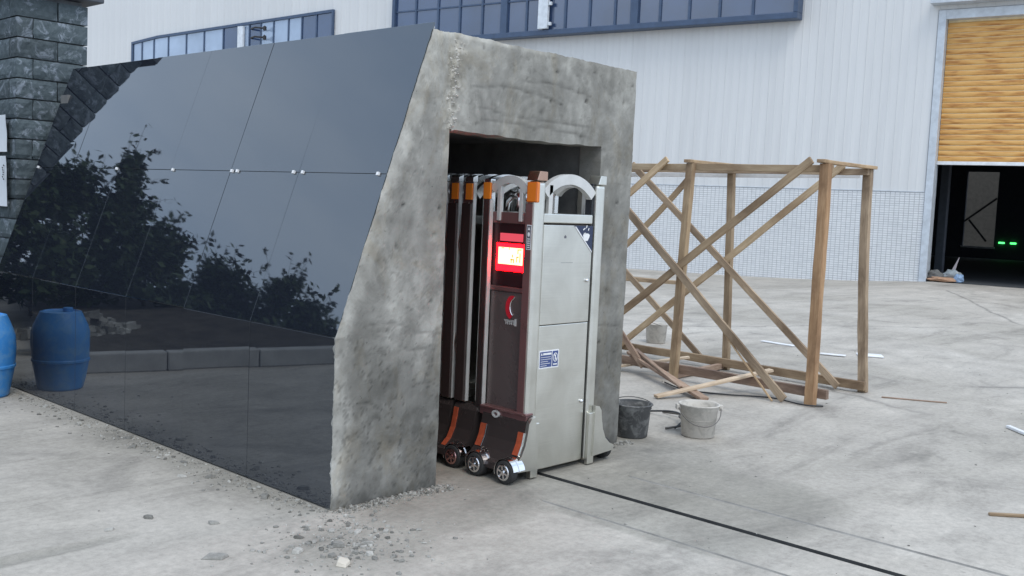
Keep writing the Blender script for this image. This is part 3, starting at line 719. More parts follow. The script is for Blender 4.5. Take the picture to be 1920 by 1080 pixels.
# rear posts of the head
mb = MB(); mb.box(3.945, 3.990, 3.825, 3.882, 0.30, 1.58); part(mb, 'corner_post', STEEL_B, bevel=0.008)
mb = MB(); mb.box(4.475, 4.520, 3.825, 3.882, 0.30, 1.58); part(mb, 'corner_post', STEEL_B, bevel=0.008)
mb = MB(); mb.box(3.938, 3.952, 3.820, 3.875, 1.47, 1.56); part(mb, 'reflector', AMBER, None, bevel=0.004)
# arches
def arch(a0, a1, z0, rise, wd, depth, fixed, axis, name, mat, parent=None, k=18):
    mb = MB(); c = (a0 + a1) / 2; h = (a1 - a0) / 2
    R = (h * h + rise * rise) / (2 * rise); zc = z0 + rise - R; q0 = math.asin(h / R)
    o = []; i = []
    for j in range(k + 1):
        q = -q0 + 2 * q0 * j / k
        o.append((c + R * math.sin(q), zc + R * math.cos(q))); i.append((c + (R - wd) * math.sin(q), zc + (R - wd) * math.cos(q)))
    for j in range(k):
        quad = [o[j], o[j + 1], i[j + 1], i[j]]
        if axis == 'x': P = [(a, fixed, z) for a, z in quad]; mb.prism(P, (0, depth, 0))
        else: P = [(fixed, a, z) for a, z in quad]; mb.prism(P, (depth, 0, 0))
    return part(mb, name, mat, parent)
arch(4.015, 4.455, 1.530, 0.092, 0.055, 0.035, 3.505, 'x', 'arch', SATIN_ST)
arch(4.000, 4.470, 1.520, 0.085, 0.050, 0.035, 3.835, 'x', 'arch', SATIN_ST)
arch(3.555, 3.835, 1.530, 0.070, 0.042, 0.035, 3.955, 'y', 'arch', SATIN_ST)
arch(3.555, 3.835, 1.530, 0.070, 0.042, 0.035, 4.475, 'y', 'arch', SATIN_ST)
for (x0, x1, y0, y1) in [(4.060, 4.092, 3.505, 3.530), (3.957, 3.983, 3.60, 3.625), (3.957, 3.983, 3.76, 3.785), (4.48, 4.50, 3.60, 3.625)]:
    mb = MB(); mb.box(x0, x1, y0, y1, 1.358 if x0 < 4.4 else 1.40, 1.56); part(mb, 'stay', SATIN_ST, bevel=0.003)
# chromed link and lamp bracket on top of the cabinet
mb = MB()
mb.tube([(4.02, 3.60, 1.41), (4.02, 3.61, 1.46), (4.02, 3.64, 1.49), (4.02, 3.72, 1.49), (4.02, 3.76, 1.46), (4.02, 3.77, 1.41)], 0.014, 10)
mb.tube([(4.02, 3.68, 1.41), (4.02, 3.68, 1.53)], 0.016, 10); mb.tube([(4.02, 3.63, 1.50), (4.02, 3.73, 1.50)], 0.020, 10)
part(mb, 'chrome_bracket', CHROME, smooth=True)
# side panel details (face x = 3.985)
sp = MB(); sp.box(3.968, 3.984, 3.562, 3.822, 1.345, 1.405); part(sp, 'upper_rail', MAROON, bevel=0.003)
mb = MB(); mb.box(3.966, 3.984, 3.562, 3.822, 0.98, 1.005); part(mb, 'side_rail', MAROON, bevel=0.003)
mb = MB(); mb.box(3.973, 3.984, 3.565, 3.820, 0.330, 0.978); side_panel = part(mb, 'side_panel', DARK_ST, bevel=0.004)
# display box
mb = MB(); mb.box(3.976, 3.984, 3.563, 3.821, 1.007, 1.343); disp = part(mb, 'display_housing', simple('display_black', (0.03, 0.012, 0.014), 0.3))
def yz(name, mat, y0, y1, z0, z1, x, parent, th=0.003, label=None):
    mb = MB(); mb.box(x, x + th, y0, y1, z0, z1); return part(mb, name, mat, parent, label)
yz('red_glow_panel', GLOW_RED, 3.574, 3.788, 1.090, 1.238, 3.9735, disp, 0.002)  # added glowing panel in place of the red bloom around the screen
scr = yz('lit_screen', LED_CORE, 3.596, 3.772, 1.126, 1.216, 3.971, disp, 0.002, 'bright yellow white lit screen of the display')
yz('pink_screen', LED_PINK, 3.60, 3.765, 1.250, 1.292, 3.972, disp, 0.004)
gl = MB()                                                # the half burnt-out characters on the screen
for (y, z, dy, dz) in [(3.655, 1.135, .006, .022), (3.672, 1.135, .006, .022), (3.662, 1.150, .02, .006), (3.664, 1.165, .006, .014), (3.61, 1.14, .006, .05), (3.622, 1.165, .014, .006), (3.626, 1.185, .006, .025), (3.605, 1.205, .02, .006), (3.634, 1.14, .005, .03), (3.73, 1.21, .02, .004), (3.69, 1.205, .004, .010)]:
    gl.box(3.9700, 3.9708, y, y + dy, z, z + dz)
part(gl, 'screen_characters', LED_DIM, disp)['kind'] = 'stuff'
# swoosh emblem with lettering below
emb = MB(); pts = []
for j in range(13):
    q = R_(60 + 215 * j / 12); pts.append((3.662 - 0.040 * math.cos(q) * -1 * 1.0, 0.898 + 0.062 * math.sin(q)))
outer = [(3.655 + 0.046 * math.cos(R_(a)), 0.897 + 0.064 * math.sin(R_(a))) for a in range(115, -86, -12)]
outer = [(y, z) for y, z in outer]
inner = [(3.634 + 0.032 * math.cos(R_(a)), 0.900 + 0.047 * math.sin(R_(a))) for a in range(-70, 84, 14)]
emb.prism([(3.969, y, z) for y, z in outer + inner], (0.005, 0, 0)); part(emb, 'emblem', RED_L, side_panel, 'red crescent emblem above small raised steel letters')
mb = MB(); mb.tube([(3.968, y, z) for y, z in inner + [outer[0]]], 0.0028, 6); part(mb, 'emblem_rim', CHROME, side_panel)
mb = MB(); mb.box(3.970, 3.9735, 3.628, 3.708, 0.826, 0.829)
for k in range(5):
    y = 3.635 + k * 0.0145; mb.box(3.969, 3.9735, y, y + 0.003, 0.804, 0.824); mb.box(3.969, 3.9735, y + 0.003, y + 0.010, 0.820, 0.8235)
    if k % 2: mb.box(3.969, 3.9735, y + 0.003, y + 0.010, 0.811, 0.8135)
mb.box(3.967, 3.9735, 3.618, 3.629, 0.800, 0.838); part(mb, 'raised_lettering', SATIN_ST, side_panel)['kind'] = 'stuff'
# stickers
def xz(name, mat, x0, x1, z0, z1, y, parent, th=0.0008, label=None):
    mb = MB(); mb.box(x0, x1, y - th, y, z0, z1); return part(mb, name, mat, parent, label)
stk = MB(); stk.prism([(4.268, 3.4965, 1.347), (4.431, 3.4965, 1.347), (4.431, 3.4965, 1.200)], (0, -0.0010, 0))
stk_o = part(stk, 'corner_sticker', NAVY_S, up_p, 'triangular navy sticker with white bird-like mark at the panel corner')
mb = MB(); mb.prism([(4.272, 3.4952, 1.342), (4.284, 3.4952, 1.342), (4.428, 3.4952, 1.208), (4.428, 3.4952, 1.200)], (0, -0.0008, 0))
for (x, z, a, l) in [(4.345, 1.325, -0.5, .020), (4.352, 1.305, -0.1, .018), (4.372, 1.335, -1.2, .016), (4.395, 1.335, 1.9, .014)]:
    M = Matrix.Translation((x, 3.4950, z)) @ Matrix.Rotation(a, 4, 'Y'); mb.box(0, l, -0.0008, 0, -0.003, 0.003, M)
mb.prism([(4.375 + 0.026 * math.cos(q) * (1 + 0.25 * math.sin(3 * q)), 3.4950, 1.285 + 0.026 * math.sin(q) * (1 + 0.2 * math.cos(2 * q))) for q in [6.283 * k / 14 for k in range(14)]], (0, -0.0008, 0))
part(mb, 'sticker_mark', WHITE_S, stk_o)
lab = xz('warning_label', WHITE_S, 4.030, 4.192, 0.580, 0.678, 3.4985, lo_p, 0.0010, 'white bordered blue warning label with pictograms on the lower panel')
mb = MB(); mb.box(4.037, 4.133, 3.4965, 3.4975, 0.587, 0.671); mb.box(4.139, 4.185, 3.4965, 3.4975, 0.587, 0.671); part(mb, 'label_field', LBLUE, lab)
mb = MB(); y = 3.4963
mb.prism([(4.042, y, 0.652), (4.056, y, 0.652), (4.049, y, 0.667)], (0, -0.0008, 0)); mb.box(4.060, 4.128, y - .0008, y, 0.653, 0.664)
for k, ln in enumerate((0.080, 0.084, 0.060, 0.078, 0.05)): mb.box(4.042, 4.042 + ln, y - .0008, y, 0.640 - k * 0.0115, 0.6425 - k * 0.0115)
for k in range(18):
    q0, q1 = 6.283 * k / 18, 6.283 * (k + 1) / 18
    mb.prism([(4.162 + r * math.cos(q), y, 0.636 + r * 1.3 * math.sin(q)) for q, r in ((q0, .019), (q1, .019), (q1, .0155), (q0, .0155))], (0, -0.0008, 0))
mb.box(4.158, 4.166, y - .0008, y, 0.622, 0.650); mb.prism([(4.150, y, 0.650), (4.154, y, 0.653), (4.175, y, 0.622), (4.171, y, 0.619)], (0, -0.0016, 0))
mb.box(4.146, 4.178, y - .0008, y, 0.595, 0.602); part(mb, 'label_print', WHITE_S, lab)
vst = yz('vertical_sticker', WHITE_S, 3.508, 3.540, 1.215, 1.345, 3.9336, lp, 0.0008, 'narrow dark sticker with white triangle on the left corner post')
mb = MB(); mb.box(3.9328, 3.9335, 3.511, 3.537, 1.219, 1.341); mb.obj('sticker_field', GREY_S, lp)
mb = MB(); x = 3.9327
mb.prism([(x, 3.516, 1.318), (x, 3.532, 1.318), (x, 3.524, 1.334)], (-0.0006, 0, 0))
mb.prism([(x, 3.524 + .008 * math.cos(q), 1.295 + .012 * math.sin(q)) for q in [6.283 * k / 10 for k in range(10)]], (-0.0006, 0, 0))
for k in range(5): mb.box(x - .0006, x, 3.515, 3.533, 1.225 + k * 0.011, 1.230 + k * 0.011)
mb.obj('sticker_print', WHITE_S, lp)
# locks, seam stain, small badge
for (x, z, p) in [(4.398, 1.046, up_p), (4.405, 0.368, lo_p)]:
    mb = MB(); mb.lathe((x, 3.4965 if p is up_p else 3.4985, z), [(0.0, 0)], k=3)
    mb = MB(); yb = 3.4968 if p is up_p else 3.4988
    vsn = []; mb.tube([(x, yb, z), (x, yb - 0.010, z), (x, yb - 0.013, z)], [0.011, 0.010, 0.006], 14); part(mb, 'lock', CHROME, p, smooth=True)
mb = MB(); mb.box(4.190, 4.206, 3.4955, 3.4968, 1.278, 1.290); mb.box(4.195, 4.199, 3.4953, 3.4968, 1.290, 1.295); part(mb, 'small_badge', GREY_S, up_p)
mb = MB(); mb.box(4.17, 4.27, 3.4962, 3.4969, 1.145, 1.1475); part(mb, 'scuff', simple('scuff_grey', (0.30, 0.30, 0.29), 0.6), up_p)
# skirt with flared foot (profile in x,z)
SK = [(3.985, 0.338), (3.950, 0.330), (3.930, 0.305), (3.922, 0.255), (3.908, 0.195), (3.880, 0.140), (3.838, 0.105), (3.805, 0.092), (3.800, 0.060), (3.985, 0.050)]
def skirt(y0, y1, side, mat, name, off=0.0, parent=None):
    mb = MB(); P = [(x - off if k < 9 else x, z + off * 0.3) for k, (x, z) in enumerate(SK)]
    P = [((x if side < 0 else mir(x)), z) for x, z in P]
    mb.prism([(x, y0, z) for x, z in P], (0, y1 - y0, 0)); return part(mb, name, mat, parent)
SKIRT = m_steel('dark_skirt_steel', (0.075, 0.060, 0.057), 0.26); SKIRT.node_tree.nodes['Principled BSDF'].inputs['Metallic'].default_value = 0.5
skl = skirt(3.476, 3.800, -1, SKIRT, 'skirt'); skr = skirt(3.476, 3.800, 1, STEEL, 'skirt')
skirt(3.452, 3.474, -1, STEEL, 'skirt_end', 0.004, skl); skirt(3.452, 3.474, 1, STEEL, 'skirt_end', 0.004, skr)
mb = MB(); mb.box(3.965, 4.02, 3.462, 3.496, 0.006, 0.30); part(mb, 'foot_plate', STEEL, bevel=0.004)
mb = MB(); mb.box(4.445, 4.50, 3.462, 3.487, 0.006, 0.30); part(mb, 'foot_plate', STEEL, bevel=0.004)
def strip(y0, y1, parent):
    mb = MB(); seg = SK[3:6]
    for (xa, za), (xb, zb) in zip(seg[:-1], seg[1:]):
        mb.prism([(xa - 0.007, y0, za), (xb - 0.007, y0, zb), (xb - 0.001, y0, zb), (xa - 0.001, y0, za)], (0, y1 - y0, 0))
    part(mb, 'reflector', REDREF, parent, 'curved orange red reflector strip on the skirt edge')
    mb = MB(); mb.tube([(x - 0.008, y0 - 0.003, z) for x, z in seg], 0.0028, 6); part(mb, 'reflector_trim', STEEL_B, parent)
strip(3.478, 3.520, skl); strip(3.752, 3.796, skl)
mb = MB(); mb.box(3.925, 3.984, 3.48, 3.82, 0.340, 0.352); mb.box(3.936, 3.972, 3.485, 3.83, 0.300, 0.339); part(mb, 'skirt_moulding', MAROON, bevel=0.004)
mb = MB()
for k in range(16):
    q0, q1 = 6.283 * k / 16, 6.283 * (k + 1) / 16
    mb.prism([(3.924, 3.70 + r * 1.35 * math.cos(q), 0.318 + r * math.sin(q)) for q, r in ((q0, .020), (q1, .020), (q1, .011), (q0, .011))], (0.016, 0, 0))
part(mb, 'oval_ring', SATIN_ST)
# wheels
def wheel(y, x=3.782, side=-1, rim_mat=None):
    r = 0.063; wdt = 0.050; sg = -side
    X = x if side < 0 else mir(x)
    mb = MB(); mb.lathe((X, y, r), [(0.036, sg * 0.002), (0.046, 0.0), (0.058, sg * 0.003), (r, sg * 0.010), (r, sg * (wdt - 0.006)), (0.050, sg * wdt), (0.0, sg * wdt)], axis='x', k=28)
    t = part(mb, 'wheel', RUBBER, smooth=False)
    mb = MB(); rm = rim_mat or CHROME
    mb.lathe((X, y, r), [(0.040, sg * 0.004), (0.043, -sg * 0.002), (0.040, -sg * 0.005), (0.0335, -sg * 0.005), (0.0335, sg * 0.004)], axis='x', k=24)
    mb.lathe((X, y, r), [(0.014, sg * 0.004), (0.014, -sg * 0.006), (0.010, -sg * 0.008), (0.0, -sg * 0.008)], axis='x', k=16)
    for k in range(6):
        q = 6.283 * k / 6 + 0.3; M = Matrix.Translation((X, y, r)) @ Matrix.Rotation(q, 4, 'X'); mb.box(-0.003, 0.004, 0.012, 0.035, -0.005, 0.005, M)
    part(mb, 'rim', rm, t, smooth=False)
    mb = MB(); mb.lathe((X, y, r), [(0.0, sg * 0.0042), (0.034, sg * 0.0042)], axis='x', k=20); part(mb, 'rim_back', BLACK, t)
    return X
def fender(y, x=3.782):
    mb = MB(); k = 22
    for (x0, x1, r) in [(x + 0.006, x + 0.046, 0.071), (x + 0.047, x + 0.056, 0.075), (x + 0.057, x + 0.095, 0.069)]:
        for j in range(k):
            a0, a1 = R_(-20 + 190 * j / k), R_(-20 + 190 * (j + 1) / k)
            q = [(math.cos(a) * rr, math.sin(a) * rr) for a, rr in ((a0, r), (a1, r), (a1, r - 0.004), (a0, r - 0.004))]
            mb.prism([(x0, y + c, 0.064 + s) for c, s in q], (x1 - x0, 0, 0))
    part(mb, 'fender', CHROME)
for y in (3.492, 3.705): wheel(y); fender(y)
wheel(3.53, side=1)
REDRIM = m_steel('reddish_chrome', (0.62, 0.36, 0.34), 0.15, False)
wheel(3.90, x=3.80, rim_mat=REDRIM); fender(3.90, 3.80)
# folded frames behind the head
NF = 8
for k in range(NF):
    y = 3.955 + 0.112 * k
    fr = bpy.data.objects.new('folded_frame', None); fr.empty_display_size = 0.1
    link(fr, gt, Matrix.Translation((GC, y, 0)))
    for sd in (-1, 1):
        mb = MB(); a, b = sorted([3.945 if sd < 0 else mir(3.945), 3.972 if sd < 0 else mir(3.972)])
        mb.box(a, b, y, y + 0.082, 0.34, 1.56); part(mb, 'frame_post', STEEL_B if k < 4 else STEEL, fr, bevel=0.003)
        mb = MB(); a, b = sorted([3.941 if sd < 0 else mir(3.941), 3.964 if sd < 0 else mir(3.964)]); mb.box(a, b, y - 0.006, y - 0.001, 0.345, 1.555); part(mb, 'lit_edge', SATIN_ST, fr)  # pale strip added so the post's front edge looks lit
        mb = MB(); a, b = sorted([3.936 if sd < 0 else mir(3.936), 3.9445 if sd < 0 else mir(3.9445)])
        mb.box(a, b, y + 0.012, y + 0.078, 0.345, 1.44); part(mb, 'post_side_tint', SIDE_TINT, fr)  # added plate; dark reflections on the post side put into its colour
        if sd < 0 and k < 4:
            mb = MB(); mb.box(3.932, 3.944, y - 0.002, y + 0.050, 1.462, 1.552); part(mb, 'reflector', AMBER if k < 2 else REDREF, fr, bevel=0.003)
        mb = MB(); a, b = sorted([3.940 if sd < 0 else mir(3.940), 3.975 if sd < 0 else mir(3.975)])
        mb.prism([(a, y, 1.561), (b, y, 1.561), (b, y, 1.598), (a, y, 1.585)], (0, 0.06, 0)); part(mb, 'post_cap', STEEL_B, fr)
    arch(3.972, mir(3.972), 1.505, 0.11, 0.05, 0.03, y + 0.01, 'x', 'frame_arch', STEEL_B, fr, 12)
    for z0 in (1.33, 0.36): mb = MB(); mb.box(3.974, mir(3.974), y + 0.015, y + 0.045, z0, z0 + 0.04); part(mb, 'cross_bar', STEEL, fr)
    mb = MB(); zz = 1.46 if k % 2 else 0.95
    mb.tube([(3.952, y + 0.03, 0.40), (3.952, y + 0.105, 0.66), (3.952, y + 0.02, 0.95), (3.952, y + 0.105, 1.22), (3.952, y + 0.03, 1.45)], 0.009, 6); part(mb, 'scissor_link', STEEL, fr)
    if k == 0:
        o = skirt(y - 0.10, y + 0.07, -1, SKIRT, 'frame_skirt', 0.0, fr)
        mb = MB(); seg = SK[2:7]
        for (xa, za), (xb, zb) in zip(seg[:-1], seg[1:]):
            mb.prism([(xa - 0.007, y + 0.03, za), (xb - 0.007, y + 0.03, zb), (xb - 0.001, y + 0.03, zb), (xa - 0.001, y + 0.03, za)], (0, 0.032, 0))
        part(mb, 'reflector', REDREF, fr)
    elif k in (1, 3, 5): skirt(y - 0.02, y + 0.16, -1, SKIRT, 'frame_skirt', 0.0, fr)

# ------------------------------------------------------------------ timber cage and loose boards
def beam_mesh(name, l, wd, th, mat, seed, taper=0.0, bend=0.0):
    n = 14; V = []; F = []
    for i in range(n + 1):
        f = i / n; x = -l / 2 + l * f
        oy = bend * math.sin(f * math.pi) + 0.006 * noise.noise(Vector((x * 1.3, seed, 0))); oz = 0.006 * noise.noise(Vector((x * 1.3, seed, 5)))
        s = 1 + 0.07 * noise.noise(Vector((x * 4, seed, 9))) - taper * f
        for (cy, cz) in ((-1, -1), (1, -1), (1, 1), (-1, 1)):
            V.append((x + (0.010 * noise.noise(Vector((cy, cz, seed))) if i in (0, n) else 0), oy + cy * wd / 2 * s + 0.002 * noise.noise(Vector((x * 9, cy + seed, cz))), oz + cz * th / 2 * s))
    for i in range(n):
        for j in range(4): F.append((i * 4 + j, (i + 1) * 4 + j, (i + 1) * 4 + (j + 1) % 4, i * 4 + (j + 1) % 4))
    F.append((0, 1, 2, 3)); F.append((n * 4 + 3, n * 4 + 2, n * 4 + 1, n * 4))
    mb = MB(); mb.add(V, F); return mb.mesh(name, mat, bevel=0.0025, segs=1)
_bs = [0]
def beam(name, p0, p1, wd, th, mat, parent=None, side=None, bend=0.0, taper=0.0):
    """board from p0 to p1; `wd` measured along the direction in its plane, `th` along `side`"""
    _bs[0] += 1; p0 = Vector(p0); p1 = Vector(p1); d = (p1 - p0); l = d.length; ex = d.normalized()
    ez = Vector(side or (1, 0, 0)); ez = (ez - ex * ez.dot(ex)).normalized(); ey = ez.cross(ex)
    M = Matrix((ex, ey, ez)).transposed().to_4x4(); M.translation = (p0 + p1) / 2
    if parent is not None and name not in ('steel_brace',): wd *= 0.86; th *= 0.9
    o = bpy.data.objects.new(name, beam_mesh(name, l, wd, th, mat, _bs[0] * 3.3, taper, bend))
    return link(o, parent, M)
FX, BX = 7.28, 8.26
WOOD_D = m_wood('old_grey_timber', (0.26, 0.20, 0.145), (0.42, 0.335, 0.25), (0.14, 0.10, 0.07)); WOOD_L = m_wood('fresh_timber', (0.44, 0.33, 0.215), (0.60, 0.475, 0.33), (0.27, 0.18, 0.11))
tf = thing('timber_cage', (7.77, 5.0, 0), 'box-shaped formwork cage of weathered timber posts and crossed braces on the yard', 'timber frame')
B = lambda n, p0, p1, wd, th, mat, **k: beam(n, p0, p1, wd, th, mat, tf, **k)
B('post', (FX, 3.53, 0.0), (FX, 3.53, 1.86), 0.085, 0.075, WOOD_O)
B('post', (FX, 4.79, 0.02), (FX, 4.73, 1.855), 0.075, 0.065, WOOD_G)
B('post', (BX, 3.535, 0.0), (BX, 3.63, 1.87), 0.080, 0.065, WOOD_D, bend=-0.02)
B('post', (BX, 4.86, 0.0), (BX, 4.93, 1.875), 0.070, 0.06, WOOD_L)
B('post', (FX, 6.10, 0.0), (FX, 6.10, 1.855), 0.075, 0.065, WOOD_D)
B('post', (BX, 6.20, 0.0), (BX, 6.20, 1.875), 0.075, 0.065, WOOD_G)
B('top_rail', (FX + 0.055, 3.50, 1.825), (FX + 0.055, 6.35, 1.825), 0.065, 0.04, WOOD_L)
B('top_rail', (BX - 0.055, 3.60, 1.845), (BX - 0.055, 6.40, 1.845), 0.065, 0.04, WOOD_D)
B('cross_piece', (FX - 0.06, 3.545, 1.876), (BX + 0.08, 3.62, 1.886), 0.075, 0.03, WOOD_G, side=(0, 0, 1))
B('cross_piece', (FX - 0.05, 4.74, 1.872), (BX + 0.06, 4.90, 1.890), 0.075, 0.03, WOOD_G, side=(0, 0, 1))
B('cross_piece', (FX - 0.05, 6.10, 1.870), (BX + 0.06, 6.18, 1.890), 0.075, 0.03, WOOD_G, side=(0, 0, 1))
B('cross_piece', (FX + 0.05, 3.575, 0.035), (BX - 0.04, 3.575, 0.035), 0.06, 0.05, WOOD_R)
B('cross_piece', (FX + 0.05, 4.83, 0.035), (BX - 0.04, 4.88, 0.035), 0.06, 0.05, WOOD_R)
B('bottom_rail', (FX + 0.065, 3.42, 0.095), (FX + 0.065, 6.3, 0.105), 0.085, 0.05, WOOD_R)
B('bottom_rail', (BX - 0.06, 3.50, 0.060), (BX - 0.06, 6.3, 0.085), 0.085, 0.05, WOOD_G)
B('brace', (FX - 0.060, 5.90, 0.09), (FX - 0.060, 3.62, 1.885), 0.070, 0.030, WOOD_G)
B('brace', (FX - 0.062 - 0.034, 5.80, 1.885), (FX - 0.062 - 0.034, 3.70, 0.03), 0.075, 0.030, WOOD_D)
B('brace', (BX - 0.105, 6.13, 0.0), (BX - 0.105, 3.80, 1.90), 0.070, 0.028, WOOD_L)
B('brace', (BX - 0.138, 5.96, 1.89), (BX - 0.138, 3.70, 0.035), 0.070, 0.028, WOOD_D)
B('brace', (BX - 0.02, 6.75, 0.58), (BX - 0.02, 5.36, 1.78), 0.065, 0.026, WOOD_G, bend=0.06)
B('brace', (FX + 0.01, 5.75, 1.28), (FX + 0.01, 4.98, 1.89), 0.065, 0.028, WOOD_L)
B('brace', (BX + 0.02, 6.75, 1.35), (BX + 0.02, 5.15, 0.07), 0.065, 0.028, WOOD_D)
B('brace', (FX - 0.01, 5.62, 0.62), (FX - 0.01, 5.10, 0.08), 0.060, 0.030, WOOD_R)
def loose(name, p0, p1, wd, th, mat, label, cat='board', side=(0, 0, 1), **k):
    return tag(beam(name, p0, p1, wd, th, mat, None, side, **k), label, cat)
loose('plank', (6.46, 4.40, 0.02), (7.52, 4.00, 0.185), 0.055, 0.022, WOOD_P, 'long pale plank leaning up across the bottom rail of the timber cage')
loose('broken_board', (7.42, 5.35, 0.16), (6.68, 4.10, 0.022), 0.085, 0.026, WOOD_R, 'reddish splintered board sloping from the cage down to the pale bucket', taper=0.1)
loose('broken_board', (7.40, 5.28, 0.20), (6.80, 4.40, 0.055), 0.040, 0.022, WOOD_R, 'thin reddish splinter lying along the sloping splintered board', taper=0.3)
loose('plank', (7.18, 5.45, 0.03), (7.72, 4.92, 0.15), 0.050, 0.020, WOOD_P, 'short pale plank reaching from the concrete pillar to the second cage post')
loose('stick', (7.19, 4.30, 0.52), (7.17, 3.79, 0.0), 0.014, 0.012, WOOD_G, 'thin stick leaning beside the lower end of the front brace', 'stick', side=(1, 0, 0))
loose('stick', (7.95, 5.05, 0.02), (7.9, 4.98, 0.17), 0.012, 0.012, WOOD_P, 'tiny upright splinter behind the second cage post', 'stick', side=(1, 0, 0)) if False else None
tag(beam('plastic_strip', (BX + 0.07, 6.6, 1.79), (BX + 0.07, 3.72, 1.82), 0.042, 0.012, WHITE_P, None, (1, 0, 0)), 'long white plastic strip hung level across the back of the timber cage', 'strip')
# small off-cuts on the yard
def cut(name, x, y, l, wd, ang, mat, label, cat, th=0.012):
    d = Vector((math.cos(ang), math.sin(ang), 0)) * l / 2; c = Vector((x, y, gz(x, y) + th / 2 + 0.003))
    tag(beam(name, c - d, c + d, wd, th, mat, None, (0, 0, 1)), label, cat)
cut('board_scrap', 10.45, 5.5, 0.42, 0.07, R_(-95), WHITE_P, 'thin white board scrap lying behind the middle of the timber cage', 'scrap')
cut('board_scrap', 10.50, 4.45, 0.26, 0.20, R_(-60), WHITE_P, 'squarish white board scrap lying just right of the tall back post', 'scrap')
cut('board_scrap', 10.15, 4.70, 0.26, 0.07, R_(-70), WHITE_P, 'narrow white offcut lying left of the squarish white scrap', 'scrap')
cut('white_stick', 7.62, 2.10, 0.36, 0.035, R_(-135), WHITE_P, 'short white stick lying at the right edge of the yard', 'stick', 0.02)
cut('wood_strip', 5.45, 1.42, 0.42, 0.022, R_(-52), WOOD_G, 'thin grey wood strip lying in the right foreground', 'stick', 0.014)
cut('wood_sliver', 8.25, 3.1, 0.50, 0.018, R_(-62), WOOD_R, 'dark thin wood sliver right of the cage corner', 'stick', 0.010)
cut('board_offcut', 18.6, 13.0, 1.5, 0.3, R_(-84), WOOD_G, 'stacked dark offcut lying against the tiled wall behind the gate house', 'board', 0.08)
def wire(name, pts, r, mat, label):
    P = [Vector((x, y, gz(x, y) + z)) for x, y, z in pts]; S = []
    for i in range(len(P) - 1):
        p0 = P[max(i - 1, 0)]; p1 = P[i]; p2 = P[i + 1]; p3 = P[min(i + 2, len(P) - 1)]
        for k in range(6):
            t = k / 6; S.append(0.5 * ((2 * p1) + (p2 - p0) * t + (2 * p0 - 5 * p1 + 4 * p2 - p3) * t * t + (3 * p1 - p0 - 3 * p2 + p3) * t ** 3))
    S.append(P[-1]); mb = MB(); mb.tube(S, r, 6); tag(mb.obj(name, mat, None, smooth=True), label, 'cable')
wire('cable', [(7.1, 4.75, 0.012), (6.95, 4.45, 0.012), (7.05, 4.15, 0.012), (7.25, 3.85, 0.012), (7.2, 3.55, 0.012), (7.28, 3.42, 0.012)], 0.007, BLACK, 'black cable curving over the ground in front of the timber cage')
wire('cable', [(6.05, 4.05, 0.01), (6.0, 3.85, 0.03), (5.85, 3.78, 0.05), (5.75, 3.66, 0.03), (5.60, 3.72, 0.01)], 0.008, simple('dusty_cable', (0.12, 0.11, 0.10), 0.8), 'dusty tangled cable lying between the two mortar buckets')
wire('cable', [(5.95, 4.15, 0.01), (5.95, 3.9, 0.05), (5.78, 3.70, 0.06), (5.62, 3.66, 0.02)], 0.007, BLACK, 'short black cable looped beside the dusty cable')

# ------------------------------------------------------------------ buckets
def bucket(x, y, r1, r0, h, mat, label, fill_mat, lugs, hang, seed):
    t = thing('bucket', (x, y, gz(x, y)), label, 'bucket', None); z = gz(x, y)
    mb = MB(); prof = [(0.0, 0.004), (r0 - 0.01, 0.0), (r0, 0.008), (r0 + (r1 - r0) * 0.8, h * 0.84), (r1 + 0.002, h * 0.86), (r1, h * 0.93), (r1 + 0.008, h * 0.955), (r1 + 0.010, h * 0.99), (r1 + 0.004, h), (r1 - 0.004, h * 0.985), (r1 - 0.012, h * 0.7), (r0 - 0.008, h * 0.32)]
    mb.lathe((x, y, z), prof, k=36, wob=0.035, seed=seed); mb.obj('bucket_body', mat, t, smooth=True)
    mb = MB(); n = 24; c = len(mb.v)
    mb.lathe((x, y, z + h * 0.55), [(0.0, 0.012), (r1 * 0.4, 0.010), (r1 * 0.75, 0.002), (r1 - 0.010, 0.0)], k=24, wob=0.1, seed=seed + 3); mb.obj('mortar_fill', fill_mat, t, smooth=True)
    if lugs:
        for a in (lugs, lugs + math.pi):
            M = Matrix.Translation((x, y, z)) @ Matrix.Rotation(a, 4, 'Z'); mb = MB(); mb.box(r1, r1 + 0.028, -0.02, 0.02, h * 0.80, h * 0.97, M); mb.obj('lug', mat, t, bevel=0.006)
    a = hang; P = []
    for k in range(15):
        q = math.pi * k / 14; u = Vector((math.cos(a), math.sin(a), 0)); v = Vector((-math.sin(a), math.cos(a), 0))
        drop = 0.035 if lugs is None else -0.11
        P.append(Vector((x, y, z + h * 0.93)) + u * math.cos(q) * (r1 + 0.014) + v * math.sin(q) * (r1 * (0.85 if lugs is None else 1.18)) + Vector((0, 0, drop * math.sin(q))))
    mb = MB(); mb.tube(P, 0.0035, 6); mb.obj('handle', simple('handle_wire', (0.18, 0.17, 0.16), 0.6, 0.5), t, smooth=True)
BK_D = m_bucket('dark_rubber_mortar', (0.065, 0.066, 0.066), (0.11, 0.11, 0.11), (0.26, 0.26, 0.25))
BK_W = m_bucket('mortar_caked_white', (0.50, 0.47, 0.42), (0.60, 0.56, 0.50), (0.38, 0.355, 0.315))
bucket(5.27, 3.76, 0.120, 0.104, 0.215, BK_D, 'dark grey mortar-stained bucket beside the right concrete jamb', simple('wet_mortar', (0.09, 0.09, 0.09), 0.6), None, R_(-40), 1.1)
bucket(5.63, 3.49, 0.126, 0.106, 0.215, BK_W, 'pale mortar-caked bucket standing right of the dark bucket', simple('dry_mortar', (0.46, 0.44, 0.40), 0.95, bmp=0.6), R_(-43), R_(137), 2.3)
